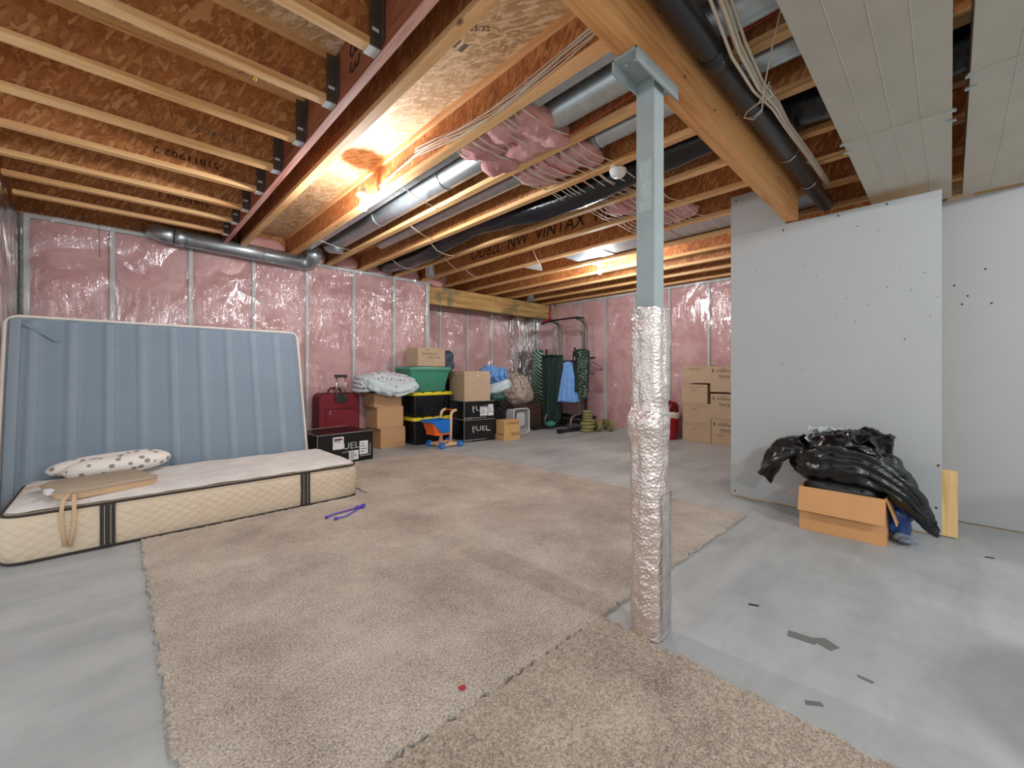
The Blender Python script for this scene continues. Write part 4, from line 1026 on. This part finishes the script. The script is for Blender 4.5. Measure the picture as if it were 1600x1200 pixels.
MB().rings([binring(0, -.012), binring(.012, -.012), binring(.012, 0), binring(.40, .03), binring(.405, .06)], cap=False).build('shell', CLOUDY, t, 'auto')
MB().rings([binring(.404, .05), binring(.41, .06)]).build('base', CLOUDY, t, 'auto')
p = [(x, .002, z) for x, z in rrect(-.008, -.0, .408, .472, .07, 5)]; MB().tube(p+[p[0]], .011, 6).build('rim', WHITE, t, True)
MB().rings([[(x, .02+y, z) for x, z in rrect(.09+o, .14+o, .31-o, .40-o, .05, 4)] for y, o in ((0, 0), (.006, 0))]).build('lid_panel', CLOUDY, t, 'auto')

# toy shopping cart
t = thing('toy_cart', 'wooden toy shopping cart with blue wheels and an orange and blue basket', 'toy', (3.58, 5.30, 0))
WH = .05
def wheel(x, y):
    wv = MB().disc((x, y, WH), (0, 1, 0), WH, .035, 22).bevel(.006, 2).build('wheel', BLUEP, t, 'auto')
    s = -1 if y < .17 else 1
    MB().disc((x, y+s*.02, WH), (0, 1, 0), .012, .01, 10).build('hub', TOYW, wv)
    m = MB()
    for k in range(5): m.box((x-.004, y+s*.0195-.002, WH+.014), (x+.004, y+s*.0195+.002, WH+.042), Matrix.Rotation(2*PI*k/5, 3, 'Y'), (x, y, WH))
    m.build('spokes', ORANGE if False else BLUEP, wv)
for x in (0, .34):
    for y in (0, .34): wheel(x, y)
for y in (.035, .305):
    MB().hexa([(-.01, y-.012, .035), (.35, y-.012, .035), (.35, y+.012, .035), (-.01, y+.012, .035), (.02, y-.012, .072), (.32, y-.012, .072), (.32, y+.012, .072), (.02, y+.012, .072)]).build('side_rail', TOYW, t)
    MB().hexa([(.145, y-.011, .07), (.225, y-.011, .07), (.225, y+.011, .07), (.145, y+.011, .07), (.165, y-.011, .115), (.205, y-.011, .115), (.205, y+.011, .115), (.165, y+.011, .115)]).build('post_foot', TOYW, t)
    MB().tube([(.185, y, .09), (.187, y, .30), (.19, y, .48), (.20, y, .535), (.235, y, .563), (.29, y, .572)], .021, 12, flat=1.1).build('handle_post', TOYW, t, True)
MB().box((.0, .045, .045), (.03, .295, .068)).build('axle_bar', TOYW, t); MB().box((.31, .045, .045), (.34, .295, .068)).build('axle_bar', TOYW, t)
MB().box((.06, .14, .07), (.13, .20, .085)).build('basket_foot', TOYW, t)
MB().tube([(.27, .04, .57), (.27, .30, .57)], .013, 10).build('handle_bar', ORANGE, t, True)
MB().box((.075, .15, .07), (.115, .19, .20)).bevel(.006).build('basket_stem', TOYW, t)
MB().hexa([(-.08, .05, .215), (.165, .05, .25), (.165, .29, .25), (-.08, .29, .215), (-.14, .03, .38), (-.13, .03, .40), (-.13, .31, .40), (-.14, .31, .38)]).build('orange_front', ORANGE, t)
MB().box((-.085, .035, .205), (.16, .305, .235)).build('basket_floor', ORANGE, t)
for y in (.022, .302):
    MB().hexa([(.02, y, .235), (.162, y, .235), (.162, y+.014, .235), (.02, y+.014, .235), (-.17, y, .43), (.165, y, .44), (.165, y+.014, .44), (-.17, y+.014, .43)]).build('blue_side', BLUEP, t)
MB().box((-.175, .015, .40), (-.15, .325, .435)).build('front_rail', BLUEP, t)
MB().hexa([(.148, .036, .235), (.165, .036, .235), (.165, .30, .235), (.148, .30, .235), (.148, .036, .44), (.165, .036, .44), (.165, .30, .44), (.148, .30, .44)]).build('blue_back', BLUEP, t)

# ------------------------------------------------------------------ exercise tower, clothes, weights
t = thing('exercise_tower', 'black pull-up and dip tower standing in the far corner', 'exercise machine', (0, 0, 0))
UY = (5.80, 5.13)
for y in UY:
    MB().tube([(6.97, y, .06), (6.97, y, .8)], .034, 12).build('lower_upright', TOWER, t, True)
    MB().tube([(6.97, y, .78), (6.97, y, 1.6), (6.97, y, 2.02), (6.96, y, 2.10), (6.92, y, 2.17), (6.85, y, 2.215), (6.76, y, 2.24), (6.66, y, 2.245)], .034, 14).build('curved_upright', TOWERG, t, True)
    s = -.0
    MB().box((6.12+s, y-.03, .012), (7.14, y+.03, .07)).bevel(.006).build('foot', TOWER, t)
    MB().box((6.09, y-.038, .001), (6.20, y+.038, .08)).bevel(.01).build('foot_cap', PAD, t, 'auto')
    MB().tube([(6.45, y, .06), (6.47, y, .22), (6.52, y, .29), (6.62, y, .32), (6.95, y, .325)], .02, 10).build('brace', TOWERG, t, True)
    MB().tube([(6.97, y, 1.40), (6.62, y+(.08 if y > 5.5 else -.0), 1.42)], .022, 10).build('dip_arm', TOWER, t, True)
    MB().tube([(6.60, y+(.08 if y > 5.5 else 0), 1.36), (6.60, y+(.08 if y > 5.5 else 0), 1.50)], .014, 8).build('grip_stem', CHROME, t, True)
    MB().tube([(6.60, y+(.08 if y > 5.5 else 0), 1.50), (6.60, y+(.08 if y > 5.5 else 0), 1.655)], .02, 10).build('grip', PAD, t, True)
    MB().box((6.55, y-.06+(.08 if y > 5.5 else 0), 1.365), (6.66, y+.06+(.08 if y > 5.5 else 0), 1.385)).build('arm_pad', PAD, t)
MB().tube([(6.62, 6.05, 2.20), (6.62, 5.86, 2.235), (6.64, 5.75, 2.25), (6.64, 5.18, 2.255), (6.62, 5.06, 2.25), (6.58, 4.90, 2.215)], .017, 10).build('pull_up_bar', PAD, t, True)
MB().box((6.93, 5.13, .10), (7.01, 5.80, .17)).build('rear_crossbar', TOWER, t); MB().box((7.08, 5.0, .20), (7.15, 5.9, .27)).build('rear_crossbar', TOWER, t)
MB().tube([(6.99, 5.10, 1.40), (6.99, 5.83, 1.40)], .02, 10).build('middle_crossbar', TOWER, t, True)
MB().tube([(6.9, 5.95, 1.33), (6.9, 6.15, 1.33), (6.9, 6.3, 1.36)], .018, 8).build('side_peg', PAD, t, True)
MB().tube([(6.95, 5.10, 1.455), (6.92, 4.88, 1.455)], .018, 8).build('side_peg', PAD, t, True)
def drape(name, label, cat, loc, w0, w1, h, th, folds, mat, seed, rz=0, hem=.02, curve=0):
    """hanging cloth: closed pleated sheet, top at loc.z"""
    t = thing(name, label, cat, loc, rz)
    def fn(u, v):
        a = 2*PI*u; w = w0+(w1-w0)*v**.8; c, s = math.cos(a), math.sin(a)
        top = math.sin(min(1, v/.08)*PI/2) if v < .08 else 1
        x = math.copysign(abs(c)**.55, c)*w/2
        y = s*th*top*(.8+.5*v)+.012*(.3+v)*math.sin(folds*x/w*2*PI+seed+2*v)*(1 if s < 0 else .6)
        z = -h*v-(hem*nz((x*4, 0, 1), 2, seed) if v > .95 else 0)+curve*(1-(2*x/w)**2)*(1-v)
        return (x+.008*nz((x, z, s), 4, seed), y, z)
    m = MB().grid(fn, 72, 44, True)
    m.bm.verts.ensure_lookup_table(); bmesh.ops.contextual_create(m.bm, geom=m.bm.verts[:72]); bmesh.ops.contextual_create(m.bm, geom=m.bm.verts[-72:])
    return t, m.build('cloth', mat, t, True)
RT = -PI/2+.25
t, o = drape('beaded_shawl', 'long dark green beaded shawl hanging from the left arm of the tower', 'clothing', (6.60, 5.72, 1.515), .50, .40, 1.36, .05, 4, BEADED, 3, RT)
MB().tube([(-.22, -.04, -.02), (0, -.05, .005), (.22, -.04, -.015)], .02, 8).build('folded_top', DGREEN, t, True)
drape('blue_dress', 'small light blue frilled dress hanging in the middle of the tower', 'clothing', (6.58, 5.28, 1.38), .13, .50, .80, .05, 6, LIGHTBLUE, 5, RT, .04)
t, o = drape('green_shawl', 'dark green shawl with a woven patterned panel on the tower right arm', 'clothing', (6.66, 5.02, 1.58), .36, .30, .80, .06, 3, DGREEN, 8, RT, .03, .05)
def panel(u, v): 
    x = -.05+.20*u+.04*v; return (x, -.078-.012*math.sin(u*PI)-.03*v, -.03-.90*v+.05*(1-(2*u-1)**2)*(1-v))
m = MB().grid(panel, 14, 30); m.build('woven_panel', WOVEN, t, True, solid=.012)
t = thing('clothes_hanger', 'dark wire clothes hanger hooked on the right side of the tower', 'hanger', (6.86, 4.80, 1.33))
MB().tube([(0, .17, -.02), (0, .14, -.055), (0, -.12, -.11), (0, -.14, -.12), (0, -.12, -.127), (0, .25, -.125), (0, .16, -.04), (0, .02, .03), (0, 0, .06)][:6], .006, 6).build('wire_frame', PAD, t, True)
MB().tube([(0, .25, -.125), (0, .20, -.03), (0, .10, .03), (0, .07, .03), (0, -.08, -.05), (0, -.135, -.115)], .006, 6).build('shoulder', PAD, t, True)
MB().tube([(0, .085, .03), (0, .09, .08), (0, .11, .10), (0, .13, .09)], .004, 6).build('hook', CHROME, t, True)
for lab, c, rx, mat in (('teal crumpled cloth lying on the tower foot', (6.42, 5.60, .115), .09, GREEN),):
    o = tag(blob(rx, .09, .045, 26, 14, 2.3, .03, 7, 3).build('dropped_cloth', mat, None, True), lab, 'cloth'); o.location = c
zz = .001
names = ['lowest', 'second lowest', 'third from the bottom', 'fourth from the bottom', 'third from the top', 'second from the top', 'topmost']
for k in range(7):
    r, h = (.137, .066) if k < 3 else (.105-.003*(k-3), .054)
    t = thing('weight_plate', 'olive %s weight plate, %s in the stack by the tower foot' % ('large' if k < 3 else 'small', names[k]), 'weight plate', (6.70+.006*math.sin(k*2), 4.90+.008*math.cos(k*3), zz), 0, 'weight plates stacked by the tower')
    MB().lathe([(.02, 0), (r-.016, 0), (r, h*.3), (r, h*.7), (r-.016, h), (r-.03, h), (r-.04, h-.008), (.035, h-.008), (.03, h), (.02, h)], n=28).build('vinyl_disc', PLATEG, t, True)
    MB().lathe([(.02, .002), (.021, h/2), (.02, h-.002), (.012, h-.002), (.012, .002)], n=12).build('bore', DARK, t)
    zz += h+.001
def dumbbell(label, loc, rz):
    t = thing('dumbbell', label, 'dumbbell', loc, rz, 'dumbbells beside the weight plates')
    R = .11
    MB().tube([(-.21, 0, R), (.21, 0, R)], .013, 10).build('bar', CHROME, t, True)
    for s in (-1, 1):
        for k in range(2):
            x = s*(.10+.045*k); d = MB().disc((x, 0, R), (1, 0, 0), R-.004*k, .036, 26).bevel(.008, 2).build('plate', PLATEG, t, 'auto')
        MB().disc((s*.172, 0, R), (1, 0, 0), .03, .022, 12).build('collar', HANG, t)
dumbbell('olive dumbbell lying right beside the weight plate stack', (7.0, 4.72, 0), -.55)
dumbbell('olive dumbbell behind the other one, against the pink wall', (7.17, 4.93, 0), -.75)

# red bin with bag
t = thing('waste_bin', 'red plastic bin with a white liner and red bag beside the brown boxes', 'bin', (7.03, 3.42, 0))
MB().lathe([(0, .001), (.145, .001), (.15, .01), (.185, .40), (.192, .405), (.192, .42), (.175, .42), (.14, .05), (0, .04)], n=32).build('shell', REDBIN, t, True)
MB().grid(lambda u, v: ((.194+.008*nz((math.cos(2*PI*u)*2, math.sin(2*PI*u)*2, v), 1.5, 3)+.012*math.sin(PI*v))*math.cos(2*PI*u), (.194+.012*math.sin(PI*v))*math.sin(2*PI*u), .37+.11*v+.02*nz((math.cos(2*PI*u), math.sin(2*PI*u), 0), 2, 4)), 48, 8, True).build('liner', LINER, t, True, solid=.004)
MB().box((-.20, -.04, .27), (-.17, -.02, .29)).build('sticker', PAPER, t)
o = blob(.17, .17, .15, 48, 26, 2.3, .05, 5, 4, None, .03, 8).build('red_bag', REDBAG, t, True); o.location = (0, 0, .55)

# ------------------------------------------------------------------ open carton with the black bag
t = thing('open_box', 'open orange-brown cardboard box with its front flap folded out', 'box', (3.685, .775, 0), -PI/2)
BW, BD, BH = .48, .36, .315
MB().box((0, 0, .001), (BW, .006, BH)).build('front_wall', CARDO, t); MB().box((0, BD-.006, .001), (BW, BD, BH)).build('rear_wall', CARDO, t)
MB().box((0, .0065, .001), (.006, BD-.0065, BH)).build('side_wall', CARDO, t); MB().box((BW-.006, .0065, .001), (BW, BD-.0065, BH)).build('side_wall', CARDO, t)
MB().box((.007, .007, .001), (BW-.007, BD-.007, .008)).build('base', CARDO, t)
MB().hexa([(0, -.055, BH-.165), (BW, -.055, BH-.165), (BW, -.051, BH-.165), (0, -.051, BH-.165), (0, -.004, BH), (BW, -.004, BH), (BW, .002, BH), (0, .002, BH)]).build('front_flap', CARDO, t)
MB().hexa([(BW+.05, .02, BH-.17), (BW+.054, .02, BH-.17), (BW+.054, BD-.02, BH-.17), (BW+.05, BD-.02, BH-.17), (BW-.002, .004, BH), (BW+.002, .004, BH), (BW+.002, BD, BH), (BW-.002, BD, BH)]).build('side_flap', CARDO, t)
MB().hexa([(-.10, .05, BH-.10), (-.096, .05, BH-.104), (-.096, BD-.05, BH-.104), (-.10, BD-.05, BH-.10), (-.002, .02, BH), (.002, .02, BH-.003), (.002, BD-.02, BH-.003), (-.002, BD-.02, BH)]).build('side_flap', CARDO, t)
t = thing('dark_clothes', 'dark clothing with pale buttons heaped in the open box', 'clothing', (3.86, .535, .30))
o = blob(.155, .215, .085, 44, 24, 3, .02, 6, 6).build('cloth_heap', DARK, t, True); o.location = (0, 0, .0)
for y, z in ((.07, .058), (-.03, .06), (-.12, .055)): MB().disc((-.15, y, z-.012), (1, 0, .6), .011, .006, 10).build('button', CHROME, t)
t = thing('garbage_bag', 'big shiny black garbage bag slumped over the open cardboard box', 'bag', (3.84, .53, .52))
def bagfn(u, v):
    th = u*2*PI; ph = (v-.5)*PI*.995
    c, s = math.cos(th), math.sin(th); cp, sp = math.cos(ph), math.sin(ph)
    q = lambda x, p: math.copysign(abs(x)**p, x)
    P = Vector((.17*q(cp, .8)*q(c, .85), .33*q(cp, .75)*q(s, .8), .205*q(sp, .8)))
    n = P.normalized(); yy = P.y/.33; a = math.atan2(P.z, -P.x)
    if yy < 0:
        t = -yy; P.y = -.33*t-.15*t*t; P.z = P.z*(1-.25*t)-.40*t**3; P.x = P.x*(1-.25*t)-.02*t
    else: P.z = P.z*(1-.15*yy)+.01-.05*yy**3
    pl = math.sin(a*15+3*nz(P, 3, 2)+2.5*yy)
    w1 = max(0, -yy+.15)*1.1
    P += n*(.018*fb(P, 5, 4, 3)+(.004+.009*min(1, w1))*pl*abs(pl)**.3-.016*max(0, ridge(P, 6, 5))**4-.010*max(0, ridge(P, 13, 6))**5)
    return P
m = MB().grid(bagfn, 130, 74, True)
m.bm.verts.ensure_lookup_table(); bmesh.ops.contextual_create(m.bm, geom=m.bm.verts[:130]); bmesh.ops.contextual_create(m.bm, geom=m.bm.verts[-130:])
m.build('bag_body', BAG, t, True)
def tail(u, v):   # the loose mouth of the bag hanging to the left
    a = 2*PI*u; s = v
    y = .22+.29*s; z = .10-.02*s-.26*s**2.2; w = .115*(1-.15*s)+.022*math.sin(a*3+s*5)
    return Vector((-.03+w*1.1*math.cos(a)+.012*nz((u*6, v*4, 0), 2, 3), y+.35*w*math.sin(a)+.012*nz((u*5, v*6, 2), 2, 5), z+w*.55*math.sin(a)+.02*math.sin(a*2+s*7)*s))
MB().grid(tail, 44, 36, True).build('bag_mouth', BAG, t, True, solid=.003)
def crown(u, v):  # crumpled upper layer
    y = -.27+.44*u; x = -.15+.24*v
    return Vector((x, y, .212-.07*(2*u-.8)**2-.10*max(0, .55-v)**1.5*2-.05*max(0, v-.6)+.035*fb((x, y, 0), 11, 4)+.03*max(0, ridge((x, y, 1), 9, 2))))
MB().grid(crown, 50, 34).build('loose_layer', BAG, t, True, solid=.003)
MB().grid(lambda u, v: Vector((-.02+.16*v, -.02+.24*u, .215-.1*(v-.4)**2+.035*fb((u, v, 0), 4, 8)+.012*math.sin(u*17+v*9))), 34, 24).build('clear_film', CLOUDY, t, True, solid=.002)
t = tag(blob(.10, .075, .15, 34, 24, 2.4, .04, 6, 12, -.14, .025, 8).build('blue_bag', BLUEBAG, None, True), 'blue plastic bag with pale folds on the floor behind the open box', 'bag'); t.location = (3.93, .245, .145)
t = tag(blob(.08, .055, .03, 30, 16, 2.2, .03, 9, 14, -.025, .02, 12).build('grey_rag', RAG, None, True), 'grey rag lying on the floor at the open box corner', 'cloth'); t.location = (3.84, .215, .03)

t = thing('shadow_tank', 'guessed white tank added out of frame to cast a round shadow on the concrete', 'shadow caster', (2.1, -1.3, 0))  # unseen stand-in, added only for the round shadow it throws on the slab
MB().lathe([(0, .03), (.28, .03), (.30, .05), (.30, 1.14), (.27, 1.19), (0, 1.21)], n=40).build('tank', WHITE, t, 'auto')
MB().lathe([(0, 0), (.25, 0), (.25, .03), (0, .03)], n=30).build('base', DARK, t)
for x in (-.1, .1): MB().tube([(x, 0, 1.19), (x, 0, 1.32)], .012, 8).build('tank_stub', CHROME, t)
